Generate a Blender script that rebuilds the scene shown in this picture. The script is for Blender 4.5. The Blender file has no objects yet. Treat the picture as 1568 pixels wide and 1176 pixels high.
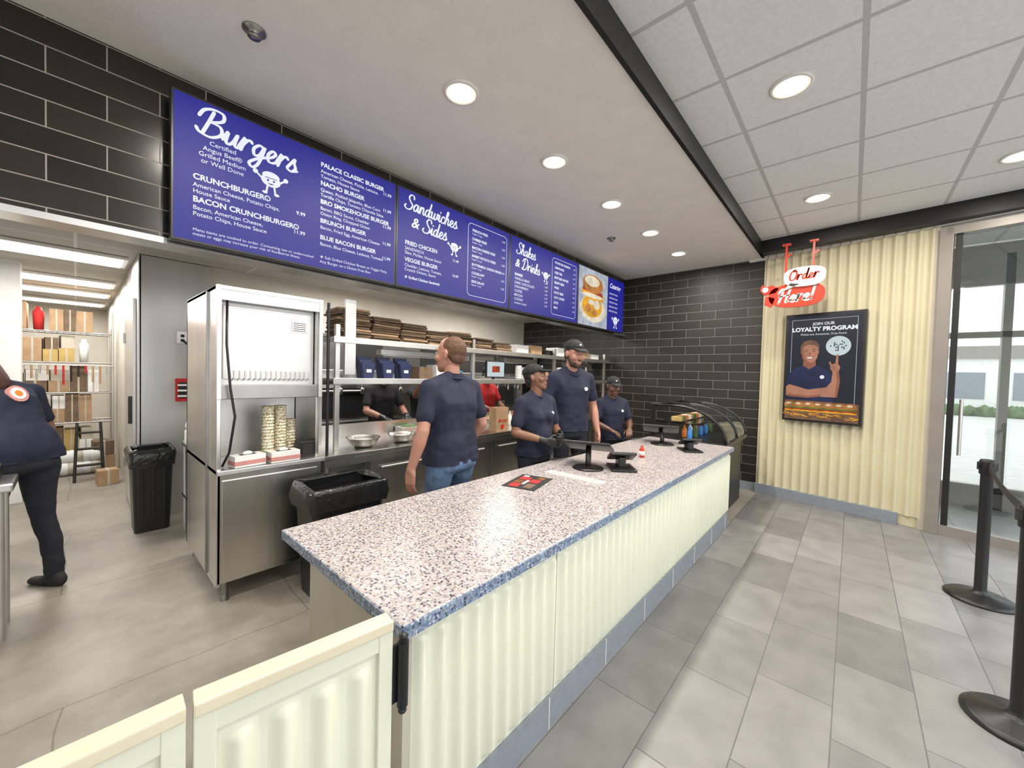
import bpy, bmesh, math, random
from mathutils import Vector, Matrix, noise
random.seed(4)
S=0.89
scene=bpy.context.scene
scene.view_settings.view_transform='Standard'
scene.view_settings.exposure=0.27
col=scene.collection
rad=math.radians
# ---------------------------------------------------------------- materials
def newmat(name):
    m=bpy.data.materials.new(name); m.use_nodes=True
    nt=m.node_tree; b=nt.nodes['Principled BSDF']
    return m,nt,b
def coords(nt,axes='XYZ',off=(0,0,0)):
    tc=nt.nodes.new('ShaderNodeTexCoord'); sp=nt.nodes.new('ShaderNodeSeparateXYZ'); cb=nt.nodes.new('ShaderNodeCombineXYZ')
    nt.links.new(tc.outputs['Object'],sp.inputs[0])
    for i,a in enumerate(axes): nt.links.new(sp.outputs[a],cb.inputs[i])
    mp=nt.nodes.new('ShaderNodeMapping'); mp.inputs['Location'].default_value=off
    nt.links.new(cb.outputs[0],mp.inputs[0])
    return mp.outputs[0]
def mat(name,c,rough=.5,metal=0,var=.08,nscale=6,bump=0,bscale=60,emit=0,spec=.5,stretch=None,coat=0):
    m,nt,b=newmat(name)
    v=coords(nt)
    if stretch:
        mp=nt.nodes.new('ShaderNodeMapping'); mp.inputs['Scale'].default_value=stretch
        nt.links.new(v,mp.inputs[0]); v=mp.outputs[0]
    n=nt.nodes.new('ShaderNodeTexNoise'); n.inputs['Scale'].default_value=nscale; n.inputs['Detail'].default_value=4
    nt.links.new(v,n.inputs['Vector'])
    r=nt.nodes.new('ShaderNodeValToRGB')
    r.color_ramp.elements[0].position=.3; r.color_ramp.elements[1].position=.7
    r.color_ramp.elements[0].color=tuple(x*(1-var) for x in c)+(1,)
    r.color_ramp.elements[1].color=tuple(min(1,x*(1+var)) for x in c)+(1,)
    nt.links.new(n.outputs['Fac'],r.inputs[0]); nt.links.new(r.outputs[0],b.inputs['Base Color'])
    b.inputs['Roughness'].default_value=rough; b.inputs['Metallic'].default_value=metal
    b.inputs['Specular IOR Level'].default_value=spec
    b.inputs['Coat Weight'].default_value=coat
    if emit:
        nt.links.new(r.outputs[0],b.inputs['Emission Color']); b.inputs['Emission Strength'].default_value=emit
    if bump:
        n2=nt.nodes.new('ShaderNodeTexNoise'); n2.inputs['Scale'].default_value=bscale; n2.inputs['Detail'].default_value=3
        nt.links.new(v,n2.inputs['Vector'])
        bp=nt.nodes.new('ShaderNodeBump'); bp.inputs['Strength'].default_value=bump; bp.inputs['Distance'].default_value=.01
        nt.links.new(n2.outputs['Fac'],bp.inputs['Height']); nt.links.new(bp.outputs[0],b.inputs['Normal'])
    return m
def emat(name,c,strength,var=.93,rough=.3):
    m,nt,b=newmat(name)
    v=coords(nt); n=nt.nodes.new('ShaderNodeTexNoise'); n.inputs['Scale'].default_value=9
    nt.links.new(v,n.inputs['Vector'])
    r=nt.nodes.new('ShaderNodeValToRGB'); r.color_ramp.elements[0].position=.35; r.color_ramp.elements[1].position=.65
    r.color_ramp.elements[0].color=tuple(x*var for x in c)+(1,); r.color_ramp.elements[1].color=tuple(c)+(1,)
    nt.links.new(n.outputs['Fac'],r.inputs[0])
    b.inputs['Base Color'].default_value=(.01,.01,.01,1); b.inputs['Roughness'].default_value=rough; b.inputs['Specular IOR Level'].default_value=.3
    nt.links.new(r.outputs[0],b.inputs['Emission Color']); b.inputs['Emission Strength'].default_value=strength
    return m
def brick(name,axes,off,bw,rh,mort,c1,c2,cm,rough,offset=.5,bump=.4,mrough=.8,nvar=0.0,freq=2,nscale=8,tint=None):
    m,nt,b=newmat(name); v=coords(nt,axes,off)
    t=nt.nodes.new('ShaderNodeTexBrick'); t.inputs['Scale'].default_value=1; t.inputs['Brick Width'].default_value=bw
    t.inputs['Row Height'].default_value=rh; t.inputs['Mortar Size'].default_value=mort; t.inputs['Mortar Smooth'].default_value=.1
    t.inputs['Color1'].default_value=c1+(1,); t.inputs['Color2'].default_value=c2+(1,); t.inputs['Mortar'].default_value=cm+(1,)
    t.offset=offset; t.offset_frequency=freq; t.inputs['Bias'].default_value=0
    nt.links.new(v,t.inputs['Vector'])
    out=t.outputs['Color']
    if nvar:
        n=nt.nodes.new('ShaderNodeTexNoise'); n.inputs['Scale'].default_value=nscale; n.inputs['Detail'].default_value=8
        nt.links.new(v,n.inputs['Vector'])
        r=nt.nodes.new('ShaderNodeValToRGB'); r.color_ramp.elements[0].position=.3; r.color_ramp.elements[1].position=.7
        r.color_ramp.elements[0].color=(1-nvar,)*3+(1,); r.color_ramp.elements[1].color=(1,1,1,1)
        nt.links.new(n.outputs['Fac'],r.inputs[0])
        mx=nt.nodes.new('ShaderNodeMix'); mx.data_type='RGBA'; mx.blend_type='MULTIPLY'; mx.inputs[0].default_value=1
        nt.links.new(out,mx.inputs[6]); nt.links.new(r.outputs[0],mx.inputs[7]); out=mx.outputs[2]
    nt.links.new(out,b.inputs['Base Color'])
    mr=nt.nodes.new('ShaderNodeMapRange'); mr.inputs['To Min'].default_value=rough; mr.inputs['To Max'].default_value=mrough
    nt.links.new(t.outputs['Fac'],mr.inputs['Value']); nt.links.new(mr.outputs[0],b.inputs['Roughness'])
    if bump:
        bp=nt.nodes.new('ShaderNodeBump'); bp.invert=True; bp.inputs['Strength'].default_value=bump; bp.inputs['Distance'].default_value=.004
        nt.links.new(t.outputs['Fac'],bp.inputs['Height']); nt.links.new(bp.outputs[0],b.inputs['Normal'])
    return m
def terrazzo(name,base1,base2,dark,light):
    m,nt,b=newmat(name); v=coords(nt)
    def vor(sc,feat='F1'):
        t=nt.nodes.new('ShaderNodeTexVoronoi'); t.inputs['Scale'].default_value=sc; t.feature=feat
        nt.links.new(v,t.inputs['Vector']); return t
    def ramp(inp,els,interp='CONSTANT'):
        r=nt.nodes.new('ShaderNodeValToRGB'); r.color_ramp.interpolation=interp
        while len(r.color_ramp.elements)<len(els): r.color_ramp.elements.new(.5)
        for e,(p,c) in zip(r.color_ramp.elements,els): e.position=p; e.color=c+(1,)
        nt.links.new(inp,r.inputs[0]); return r.outputs[0]
    t1=vor(125); s1=nt.nodes.new('ShaderNodeSeparateColor'); nt.links.new(t1.outputs['Color'],s1.inputs[0])
    c1=ramp(s1.outputs[0],[(0,base1),(.35,base2),(.6,tuple(x*.8 for x in base1)),(.80,light),(.90,tuple(x*.55 for x in base1))])
    t2=vor(85); s2=nt.nodes.new('ShaderNodeSeparateColor'); nt.links.new(t2.outputs['Color'],s2.inputs[0])
    a=nt.nodes.new('ShaderNodeMath'); a.operation='LESS_THAN'; a.inputs[1].default_value=.42; nt.links.new(t2.outputs['Distance'],a.inputs[0])
    d=nt.nodes.new('ShaderNodeMath'); d.operation='LESS_THAN'; d.inputs[1].default_value=.34; nt.links.new(s2.outputs[1],d.inputs[0])
    mu=nt.nodes.new('ShaderNodeMath'); mu.operation='MULTIPLY'; nt.links.new(a.outputs[0],mu.inputs[0]); nt.links.new(d.outputs[0],mu.inputs[1])
    dk=ramp(s2.outputs[2],[(0,dark),(.6,tuple(min(1,x*2.6) for x in dark))])
    mx=nt.nodes.new('ShaderNodeMix'); mx.data_type='RGBA'
    nt.links.new(mu.outputs[0],mx.inputs[0]); nt.links.new(c1,mx.inputs[6]); nt.links.new(dk,mx.inputs[7])
    nt.links.new(mx.outputs[2],b.inputs['Base Color']); b.inputs['Roughness'].default_value=.3
    return m
def glassmat(name,tint,refl):
    m=bpy.data.materials.new(name); m.use_nodes=True; nt=m.node_tree; nt.nodes.clear()
    o=nt.nodes.new('ShaderNodeOutputMaterial'); mx=nt.nodes.new('ShaderNodeMixShader')
    t=nt.nodes.new('ShaderNodeBsdfTransparent'); t.inputs[0].default_value=tint+(1,)
    g=nt.nodes.new('ShaderNodeBsdfGlossy'); g.inputs['Roughness'].default_value=.02; g.inputs[0].default_value=(.9,.95,1,1)
    lw=nt.nodes.new('ShaderNodeFresnel'); lw.inputs[0].default_value=1.5
    ad=nt.nodes.new('ShaderNodeMath'); ad.operation='ADD'; ad.inputs[1].default_value=refl
    nt.links.new(lw.outputs[0],ad.inputs[0]); nt.links.new(ad.outputs[0],mx.inputs[0])
    nt.links.new(t.outputs[0],mx.inputs[1]); nt.links.new(g.outputs[0],mx.inputs[2]); nt.links.new(mx.outputs[0],o.inputs[0])
    return m

M={}
M['steel']=mat('stainless_steel',(.68,.665,.64),.27,1,.10,4,.05,30,stretch=(1,1,.15))
M['steel_p']=mat('stainless_panel',(.62,.61,.59),.38,.75,.15,2.5,.04,30,stretch=(1,1,.1))
M['steel_d']=mat('stainless_dark',(.34,.33,.32),.35,1,.12,4)
M['steel_r']=mat('stainless_satin',(.66,.65,.63),.42,1,.08,5)
M['black']=mat('black_plastic',(.012,.012,.013),.35,0,.2)
M['blackm']=mat('black_matte',(.015,.015,.016),.65,0,.2)
M['blackmet']=mat('black_metal',(.018,.018,.02),.45,.3,.1)
M['bag']=mat('black_bag',(.015,.015,.016),.22,0,.2,20,.6,25)
M['white']=mat('white_paint',(.80,.79,.76),.5)
M['paper']=mat('white_paper',(.76,.76,.75),.7)
M['cream']=mat('cream_panel',(.72,.73,.59),.42,0,.03,3)
M['yellow']=mat('yellow_panel',(.60,.55,.375),.45,0,.03,3)
M['beige']=mat('beige_panel',(.46,.425,.35),.5,0,.05)
M['caprail']=mat('gate_cap',(.70,.635,.47),.4,0,.05)
M['soffit']=mat('soffit_paint',(.85,.82,.765),.85,0,.03,5,.35,90)
M['kwall']=mat('kitchen_wall_paint',(.62,.585,.51),.4,0,.04)
M['trimgrey']=mat('grey_base',(.22,.25,.285),.5,0,.08,20)
M['mullion']=mat('bronze_mullion',(.27,.245,.22),.4,.2,.05)
M['navy']=mat('navy_fabric',(.010,.013,.034),.85,0,.2,12,.5,9)
M['blackcloth']=mat('black_fabric',(.011,.011,.014),.85,0,.2,12,.5,9)
M['red']=mat('red_fabric',(.45,.018,.018),.8,0,.1,12)
M['jeans']=mat('denim',(.09,.15,.26),.85,0,.35,14,.4,20)
M['dpants']=mat('dark_pants',(.012,.014,.022),.85,0,.2,12,.5,9)
M['skinL']=mat('skin_light',(.42,.21,.148),.5,0,.06,10)
M['skinD']=mat('skin_dark',(.125,.058,.036),.45,0,.08,10)
M['skinM']=mat('skin_medium',(.20,.095,.057),.45,0,.08,10)
M['hairbr']=mat('brown_hair',(.045,.023,.013),.6,0,.3,60,.5,120)
M['hairred']=mat('auburn_hair',(.06,.016,.013),.5,0,.3,60,.5,120)
M['hairgi']=mat('ginger_hair',(.10,.046,.024),.7,0,.3,60,.5,120)
M['hairbk']=mat('black_hair',(.01,.008,.008),.55,0,.3,60,.5,120)
M['glove']=mat('black_glove',(.014,.014,.016),.4,0,.2,20)
M['eye']=mat('eye_white',(.5,.48,.45),.2)
M['lips']=mat('lips',(.26,.09,.07),.4)
M['card']=mat('cardboard',(.38,.25,.145),.8,0,.15,10)
M['card2']=mat('cardboard_dark',(.15,.10,.062),.8,0,.25,14)
M['card3']=mat('yellow_carton',(.45,.32,.11),.7,0,.1,10)
M['navybox']=mat('navy_box',(.018,.027,.09),.4,0,.1)
M['signred']=mat('sign_red',(.56,.035,.012),.4,0,.03,emit=.05)
M['signwhite']=mat('sign_white',(.72,.70,.64),.4,0,.03,emit=.05)
M['orange']=mat('orange',(.75,.22,.03),.5)
M['blue']=mat('blue_label',(.05,.22,.58),.4)
M['pink']=mat('pink_box',(.55,.25,.23),.6)
M['green']=mat('foliage',(.09,.15,.06),.9,0,.5,5)
M['asphalt']=mat('pavement',(.52,.51,.49),.9,0,.1)
M['menu']=emat('menu_blue',(.0035,.006,.215),1.0,1,.5)
M['menuw']=emat('menu_white',(.68,.70,.78),1.0,1)
M['scr_bg']=emat('screen_photo_bg',(.38,.42,.49),1.0,.7)
M['scr_y']=emat('screen_egg_yellow',(.72,.35,.016),1.0,.6)
M['scr_w']=emat('screen_white',(.70,.62,.48),1.0,.7)
M['scr_b']=emat('screen_bun',(.46,.18,.04),1.0,.55)
M['scr_navy']=emat('poster_navy',(.005,.0075,.020),1)
M['scr_skin']=emat('poster_skin',(.38,.165,.10),1,.8)
M['scr_skin2']=emat('poster_skin_shade',(.25,.09,.05),1,.85)
M['scr_shirt']=emat('poster_shirt',(.008,.018,.07),1,.5)
M['scr_hair']=emat('poster_hair',(.16,.08,.045),1,.6)
M['scr_red']=emat('poster_red',(.35,.04,.012),1,.5)
M['scr_green']=emat('poster_green',(.10,.21,.025),1,.5)
M['scr_pale']=emat('poster_pale',(.46,.54,.56),1)
M['scr_grey']=emat('device_screen',(.05,.06,.075),1)
M['lamp']=emat('lamp_lens',(1,.88,.68),7)
M['lampring']=mat('lamp_reflector',(.85,.76,.62),.3,0,.03,emit=.6)
M['troffer']=emat('troffer_lens',(1,.97,.93),4)
M['glassc']=glassmat('clear_glass',(.95,.97,.97),.02)
M['glasst']=glassmat('tinted_glass',(.84,.87,.86),.06)
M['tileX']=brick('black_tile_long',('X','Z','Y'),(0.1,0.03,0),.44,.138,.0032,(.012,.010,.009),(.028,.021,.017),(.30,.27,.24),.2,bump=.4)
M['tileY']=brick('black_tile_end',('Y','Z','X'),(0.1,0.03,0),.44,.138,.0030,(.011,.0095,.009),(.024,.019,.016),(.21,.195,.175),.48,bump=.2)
M['ftile']=brick('floor_tile',('X','Y','Z'),(.1,.31,0),.66,.325,.003,(.19,.185,.182),(.30,.293,.288),(.14,.137,.135),.38,offset=.35,bump=.15,nvar=.25,nscale=5)
M['ceilt']=brick('ceiling_tile',('X','Y','Z'),(-.03+.0,-.017,0),.69,.69,.016,(.86,.86,.86),(.88,.88,.88),(.58,.58,.57),.9,offset=0,bump=.5,nvar=.10,nscale=45)
M['kceil']=brick('kitchen_ceiling_tile',('X','Y','Z'),(0,0,0),1.38,.69,.012,(.44,.42,.38),(.48,.46,.42),(.66,.66,.64),.7,offset=0,bump=.2)
M['terr']=terrazzo('terrazzo_counter',(.415,.375,.365),(.47,.43,.42),(.03,.03,.048),(.62,.60,.585))
M['terrb']=terrazzo('terrazzo_edge',(.18,.24,.34),(.25,.31,.40),(.045,.06,.12),(.45,.50,.58))
def concrete():
    m,nt,b=newmat('sealed_concrete'); v=coords(nt)
    n=nt.nodes.new('ShaderNodeTexNoise'); n.inputs['Scale'].default_value=1.6; n.inputs['Detail'].default_value=10; n.inputs['Roughness'].default_value=.7
    nt.links.new(v,n.inputs['Vector'])
    r=nt.nodes.new('ShaderNodeValToRGB'); r.color_ramp.elements[0].position=.3; r.color_ramp.elements[1].position=.68
    r.color_ramp.elements[0].color=(.185,.168,.14,1); r.color_ramp.elements[1].color=(.355,.325,.28,1)
    nt.links.new(n.outputs['Fac'],r.inputs[0])
    br=nt.nodes.new('ShaderNodeTexBrick'); br.inputs['Scale'].default_value=1; br.inputs['Brick Width'].default_value=1.6; br.inputs['Row Height'].default_value=1.4; br.inputs['Mortar Size'].default_value=.004; br.offset=.3
    br.inputs['Color1'].default_value=(1,1,1,1); br.inputs['Color2'].default_value=(1,1,1,1); br.inputs['Mortar'].default_value=(.6,.58,.55,1)
    n3=nt.nodes.new('ShaderNodeTexNoise'); n3.inputs['Scale'].default_value=1.5
    nt.links.new(v,n3.inputs['Vector'])
    ml=nt.nodes.new('ShaderNodeVectorMath'); ml.operation='MULTIPLY_ADD'; ml.inputs[1].default_value=(.12,.12,0)
    nt.links.new(n3.outputs['Color'],ml.inputs[0]); nt.links.new(v,ml.inputs[2]); nt.links.new(ml.outputs[0],br.inputs['Vector'])
    mx=nt.nodes.new('ShaderNodeMix'); mx.data_type='RGBA'; mx.blend_type='MULTIPLY'; mx.inputs[0].default_value=1
    nt.links.new(r.outputs[0],mx.inputs[6]); nt.links.new(br.outputs['Color'],mx.inputs[7]); nt.links.new(mx.outputs[2],b.inputs['Base Color'])
    b.inputs['Roughness'].default_value=.42
    return m
M['conc']=concrete()
def cupmat():
    m,nt,b=newmat('patterned_cup'); v=coords(nt)
    t=nt.nodes.new('ShaderNodeTexVoronoi'); t.inputs['Scale'].default_value=60; nt.links.new(v,t.inputs['Vector'])
    r=nt.nodes.new('ShaderNodeValToRGB'); r.color_ramp.interpolation='CONSTANT'
    r.color_ramp.elements[0].color=(.34,.27,.11,1); r.color_ramp.elements[1].color=(.72,.67,.52,1); r.color_ramp.elements[1].position=.38
    nt.links.new(t.outputs['Distance'],r.inputs[0]); nt.links.new(r.outputs[0],b.inputs['Base Color']); return m
M['cup']=cupmat()

# ---------------------------------------------------------------- builder
class B:
    def __init__(s,name,Mx=None):
        s.name=name; s.v=[]; s.f=[]; s.mi=[]; s.sm=[]; s.mats=[]; s.M=Mx or Matrix()
    def add(s,vs,fs,m,smooth=False,X=None):
        T=s.M@X if X is not None else s.M
        o=len(s.v); s.v+= [tuple(T@Vector(p)) for p in vs]
        if m not in s.mats: s.mats.append(m)
        i=s.mats.index(m)
        for f in fs: s.f.append([o+a for a in f]); s.mi.append(i); s.sm.append(smooth)
    def box(s,c,d,m,bev=0,rot=None,X=None):
        bm=bmesh.new(); bmesh.ops.create_cube(bm,size=1)
        for v in bm.verts: v.co=Vector((v.co.x*d[0],v.co.y*d[1],v.co.z*d[2]))
        if bev: bmesh.ops.bevel(bm,geom=bm.edges[:],offset=min(bev,min(d)*.45),segments=2,affect='EDGES',profile=.6)
        T=Matrix.Translation(c)
        if rot: 
            T=T@Matrix.Rotation(rot[2],4,'Z')@Matrix.Rotation(rot[1],4,'Y')@Matrix.Rotation(rot[0],4,'X')
        if X is not None: T=X@T
        bm.verts.index_update()
        s.add([v.co.copy() for v in bm.verts],[[v.index for v in f.verts] for f in bm.faces],m,False,T); bm.free()
    def bx(s,x0,x1,y0,y1,z0,z1,m,bev=0):
        s.box(((x0+x1)/2,(y0+y1)/2,(z0+z1)/2),(abs(x1-x0),abs(y1-y0),abs(z1-z0)),m,bev)
    def cyl(s,p0,p1,r0,m,r1=None,seg=20,cap=True):
        p0=Vector(p0);p1=Vector(p1); r1=r0 if r1 is None else r1
        z=(p1-p0).normalized(); x=z.orthogonal().normalized(); y=z.cross(x)
        A=[p0+(x*math.cos(a)+y*math.sin(a))*r0 for a in [2*math.pi*i/seg for i in range(seg)]]
        C=[p1+(x*math.cos(a)+y*math.sin(a))*r1 for a in [2*math.pi*i/seg for i in range(seg)]]
        s.add(A+C,[[i,(i+1)%seg,seg+(i+1)%seg,seg+i] for i in range(seg)],m,True)
        if cap: s.add(A,[list(range(seg))[::-1]],m); s.add(C,[list(range(seg))],m)
    def tube(s,pts,r,m,seg=10,closed=False):
        pts=[Vector(p) for p in pts]; n=len(pts); V=[];F=[]
        pr=None
        for i,p in enumerate(pts):
            a=pts[(i-1)%n] if (closed or i>0) else p; c=pts[(i+1)%n] if (closed or i<n-1) else p
            z=(c-a).normalized()
            if pr is None: x=z.orthogonal().normalized()
            else: x=(pr-z*pr.dot(z)).normalized()
            pr=x; y=z.cross(x); rr=r[i] if isinstance(r,(list,tuple)) else r
            V+=[p+(x*math.cos(2*math.pi*k/seg)+y*math.sin(2*math.pi*k/seg))*rr for k in range(seg)]
        for i in range(n if closed else n-1):
            j=(i+1)%n
            for k in range(seg): F.append([i*seg+k,i*seg+(k+1)%seg,j*seg+(k+1)%seg,j*seg+k])
        if not closed: F.append(list(range(seg))[::-1]); F.append([(n-1)*seg+k for k in range(seg)])
        s.add(V,F,m,True)
    def lathe(s,prof,c,m,seg=28,smooth=True):
        V=[];F=[];n=len(prof)
        for r,z in prof:
            for k in range(seg):
                a=2*math.pi*k/seg; V.append((c[0]+r*math.cos(a),c[1]+r*math.sin(a),c[2]+z))
        for i in range(n-1):
            for k in range(seg): F.append([i*seg+k,i*seg+(k+1)%seg,(i+1)*seg+(k+1)%seg,(i+1)*seg+k])
        F.append(list(range(seg))[::-1]); F.append([(n-1)*seg+k for k in range(seg)])
        s.add(V,F,m,smooth)
    def loft(s,rings,m,cap=True,smooth=False):
        n=len(rings[0]);V=[p for r in rings for p in r];F=[]
        for i in range(len(rings)-1):
            for k in range(n): F.append([i*n+k,i*n+(k+1)%n,(i+1)*n+(k+1)%n,(i+1)*n+k])
        if cap: F.append(list(range(n))[::-1]); F.append([(len(rings)-1)*n+k for k in range(n)])
        s.add(V,F,m,smooth)
    def ell(s,c,r,m,seg=16,X=None):
        V=[];F=[];k=seg//2
        for i in range(k+1):
            t=math.pi*i/k
            for j in range(seg):
                a=2*math.pi*j/seg; V.append((c[0]+r[0]*math.sin(t)*math.cos(a),c[1]+r[1]*math.sin(t)*math.sin(a),c[2]+r[2]*math.cos(t)))
        for i in range(k):
            for j in range(seg): F.append([i*seg+j,(i+1)*seg+j,(i+1)*seg+(j+1)%seg,i*seg+(j+1)%seg])
        s.add(V,F,m,True,X)
    def poly(s,pts,m,th=0,z=0):
        n=len(pts)
        if th==0: s.add([(p[0],p[1],z) for p in pts],[list(range(n))],m); return
        V=[(p[0],p[1],z) for p in pts]+[(p[0],p[1],z+th) for p in pts]
        s.add(V,[list(range(n))[::-1],list(range(n,2*n))]+[[i,(i+1)%n,n+(i+1)%n,n+i] for i in range(n)],m)
    def disc(s,c,r,m,th=0,seg=24,ry=None,z=0):
        ry=ry or r
        s.poly([(c[0]+r*math.cos(2*math.pi*i/seg),c[1]+ry*math.sin(2*math.pi*i/seg)) for i in range(seg)],m,th,z)
    def text(s,t,x,y,size,m,align='LEFT',shear=0,bold=0,z=.002,ext=0,rot=0):
        cu=bpy.data.curves.new('t','FONT'); cu.body=t; cu.size=size; cu.align_x=align; cu.shear=shear; cu.offset=bold; cu.extrude=ext; cu.resolution_u=3
        ob=bpy.data.objects.new('t',cu); col.objects.link(ob); bpy.context.view_layer.update()
        me=bpy.data.meshes.new_from_object(ob.evaluated_get(bpy.context.evaluated_depsgraph_get()))
        s.add([v.co.copy() for v in me.vertices],[list(p.vertices) for p in me.polygons],m,False,Matrix.Translation((x,y,z))@Matrix.Rotation(rot,4,'Z'))
        bpy.data.objects.remove(ob); bpy.data.curves.remove(cu); bpy.data.meshes.remove(me)
    def cursive(s,t,x,y,size,m,z=.003,rot=0,th=0,wid=.12,slant=.22):
        G={'u':(.52,[[(0,.1),(.08,.47),(.10,.12),(.2,.0),(.32,.15),(.38,.5),(.38,.12),(.48,.0),(.56,.1)]]),
        'r':(.42,[[(0,.1),(.1,.54),(.1,.2),(.09,0)],[(.1,.22),(.18,.44),(.28,.52),(.36,.44)]]),
        'g':(.5,[[(.36,.42),(.2,.5),(.05,.28),(.14,.03),(.3,.12),(.38,.5),(.36,-.2),(.22,-.48),(.06,-.34),(.28,-.06),(.52,.1)]]),
        'e':(.4,[[(0,.1),(.2,.22),(.3,.4),(.18,.5),(.06,.28),(.14,.03),(.28,.0),(.42,.1)]]),
        's':(.38,[[(0,.1),(.18,.56),(.2,.40),(.31,.18),(.2,.0),(.03,.05)],[(.2,0),(.4,.1)]]),
        'a':(.52,[[(.36,.42),(.2,.5),(.05,.25),(.14,.01),(.3,.12),(.38,.5),(.38,.12),(.46,0),(.54,.1)]]),
        'n':(.46,[[(0,.1),(.08,.5),(.08,.0)],[(.08,.1),(.12,.34),(.24,.5),(.32,.4),(.32,.12),(.40,0),(.48,.1)]]),
        'd':(.52,[[(.36,.42),(.2,.5),(.05,.25),(.14,.01),(.3,.12),(.40,1.0)],[(.40,1.0),(.38,.12),(.46,0),(.54,.1)]]),
        'w':(.66,[[(0,.4),(.06,.5),(.08,.1),(.18,0),(.28,.15),(.32,.48),(.32,.12),(.42,0),(.54,.2),(.56,.5),(.68,.4)]]),
        'i':(.24,[[(0,.1),(.1,.5),(.1,.12),(.18,0),(.26,.1)],[(.11,.68),(.13,.72)]]),
        'c':(.38,[[(.32,.40),(.2,.5),(.06,.28),(.12,.03),(.26,0),(.4,.1)]]),
        'h':(.46,[[(0,.1),(.2,.8),(.14,1.0),(.08,.8),(.08,0)],[(.08,.1),(.12,.34),(.24,.5),(.32,.4),(.32,.12),(.4,0),(.48,.1)]]),
        'k':(.42,[[(0,.1),(.2,.8),(.14,1.0),(.08,.8),(.08,0)],[(.08,.2),(.28,.5),(.3,.35),(.12,.24),(.3,.02),(.44,.1)]]),
        'B':(.68,[[(.18,.95),(.14,.5),(.08,.0)],[(-.18,.62),(-.1,.9),(.15,1.05),(.45,1.02),(.5,.75),(.2,.54)],[(.2,.54),(.5,.5),(.6,.22),(.35,-.02),(.0,.02),(-.14,.16)]]),
        'S':(.56,[[(.5,.80),(.42,1.0),(.2,1.02),(.1,.8),(.25,.56),(.46,.34),(.38,.04),(.1,-.03),(-.1,.12),(-.04,.26)]]),
        'D':(.74,[[(.18,.95),(.08,0)],[(-.14,.7),(.05,1.0),(.42,1.02),(.64,.6),(.48,.1),(.1,-.04),(-.1,.1)]]),
        'O':(.64,[[(.35,1.0),(.1,.8),(.04,.35),(.22,0),(.5,.15),(.56,.65),(.35,1.0),(.25,.85),(.5,.86)]]),
        'H':(.7,[[(-.08,.72),(.06,1.0),(.18,.98),(.15,.5),(.05,0)],[(.62,1.02),(.52,.5),(.48,.04),(.6,.06)],[(.02,.46),(.3,.52),(.6,.54)]]),
        '!':(.3,[[(.14,1.0),(.12,.65),(.1,.3)],[(.09,.04),(.1,.08)]]),' ':(.3,[])}
        R=Matrix.Rotation(rot,3,'Z'); cx=0
        for ch in t:
            adv,st=G[ch]
            for pts in st:
                P=[Vector((p[0]+cx,p[1],0)) for p in pts]; n=len(P); C=[]
                for i in range(n-1):
                    a=P[max(0,i-1)];b_=P[i];c=P[i+1];d=P[min(n-1,i+2)]
                    for k in range(6):
                        q=k/6; C.append(.5*((2*b_)+(c-a)*q+(2*a-5*b_+4*c-d)*q*q+(3*b_-a-3*c+d)*q**3))
                C.append(P[-1]); C=[Vector((p.x+p.y*slant,p.y,0)) for p in C]
                L=[];Rr=[];nC=len(C)
                for i in range(nC):
                    dv=(C[min(nC-1,i+1)]-C[max(0,i-1)]).normalized(); nn=Vector((-dv.y,dv.x,0))
                    wd_=wid*(.62+.38*abs(dv.y)); L.append(C[i]+nn*wd_/2); Rr.append(C[i]-nn*wd_/2)
                for i in range(nC-1):
                    q=[R@(v*size)+Vector((x,y,z)) for v in (L[i],L[i+1],Rr[i+1],Rr[i])]
                    s.add(q,[[0,3,2,1]],m)
                for e in (C[0],C[-1]):
                    s.add([R@((e+Vector((math.cos(a),math.sin(a),0))*wid*.42)*size)+Vector((x,y,z)) for a in [math.pi*k/4 for k in range(8)]],[list(range(8))],m)
            cx+=adv
    def finish(s,recalc=True):
        me=bpy.data.meshes.new(s.name); me.from_pydata(s.v,[],s.f)
        for m in s.mats: me.materials.append(M[m] if isinstance(m,str) else m)
        me.polygons.foreach_set('material_index',s.mi); me.polygons.foreach_set('use_smooth',s.sm)
        if recalc:
            bm=bmesh.new(); bm.from_mesh(me); bmesh.ops.recalc_face_normals(bm,faces=bm.faces); bm.to_mesh(me); bm.free()
        me.update(); ob=bpy.data.objects.new(s.name,me); col.objects.link(ob); return ob
def frame(o,x,y):
    x=Vector(x).normalized(); y=Vector(y).normalized(); z=x.cross(y)
    m=Matrix((x,y,z)).transposed().to_4x4(); m.translation=Vector(o); return m
def rrect(cx,cy,z,sx,sy,r,n=4):
    Q=[]
    for (ux,uy,a0) in ((1,1,0),(-1,1,90),(-1,-1,180),(1,-1,270)):
        for i in range(n+1):
            a=rad(a0+90*i/n); Q.append((cx+ux*(sx/2-r)+r*math.cos(a),cy+uy*(sy/2-r)+r*math.sin(a),z))
    return Q
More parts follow.
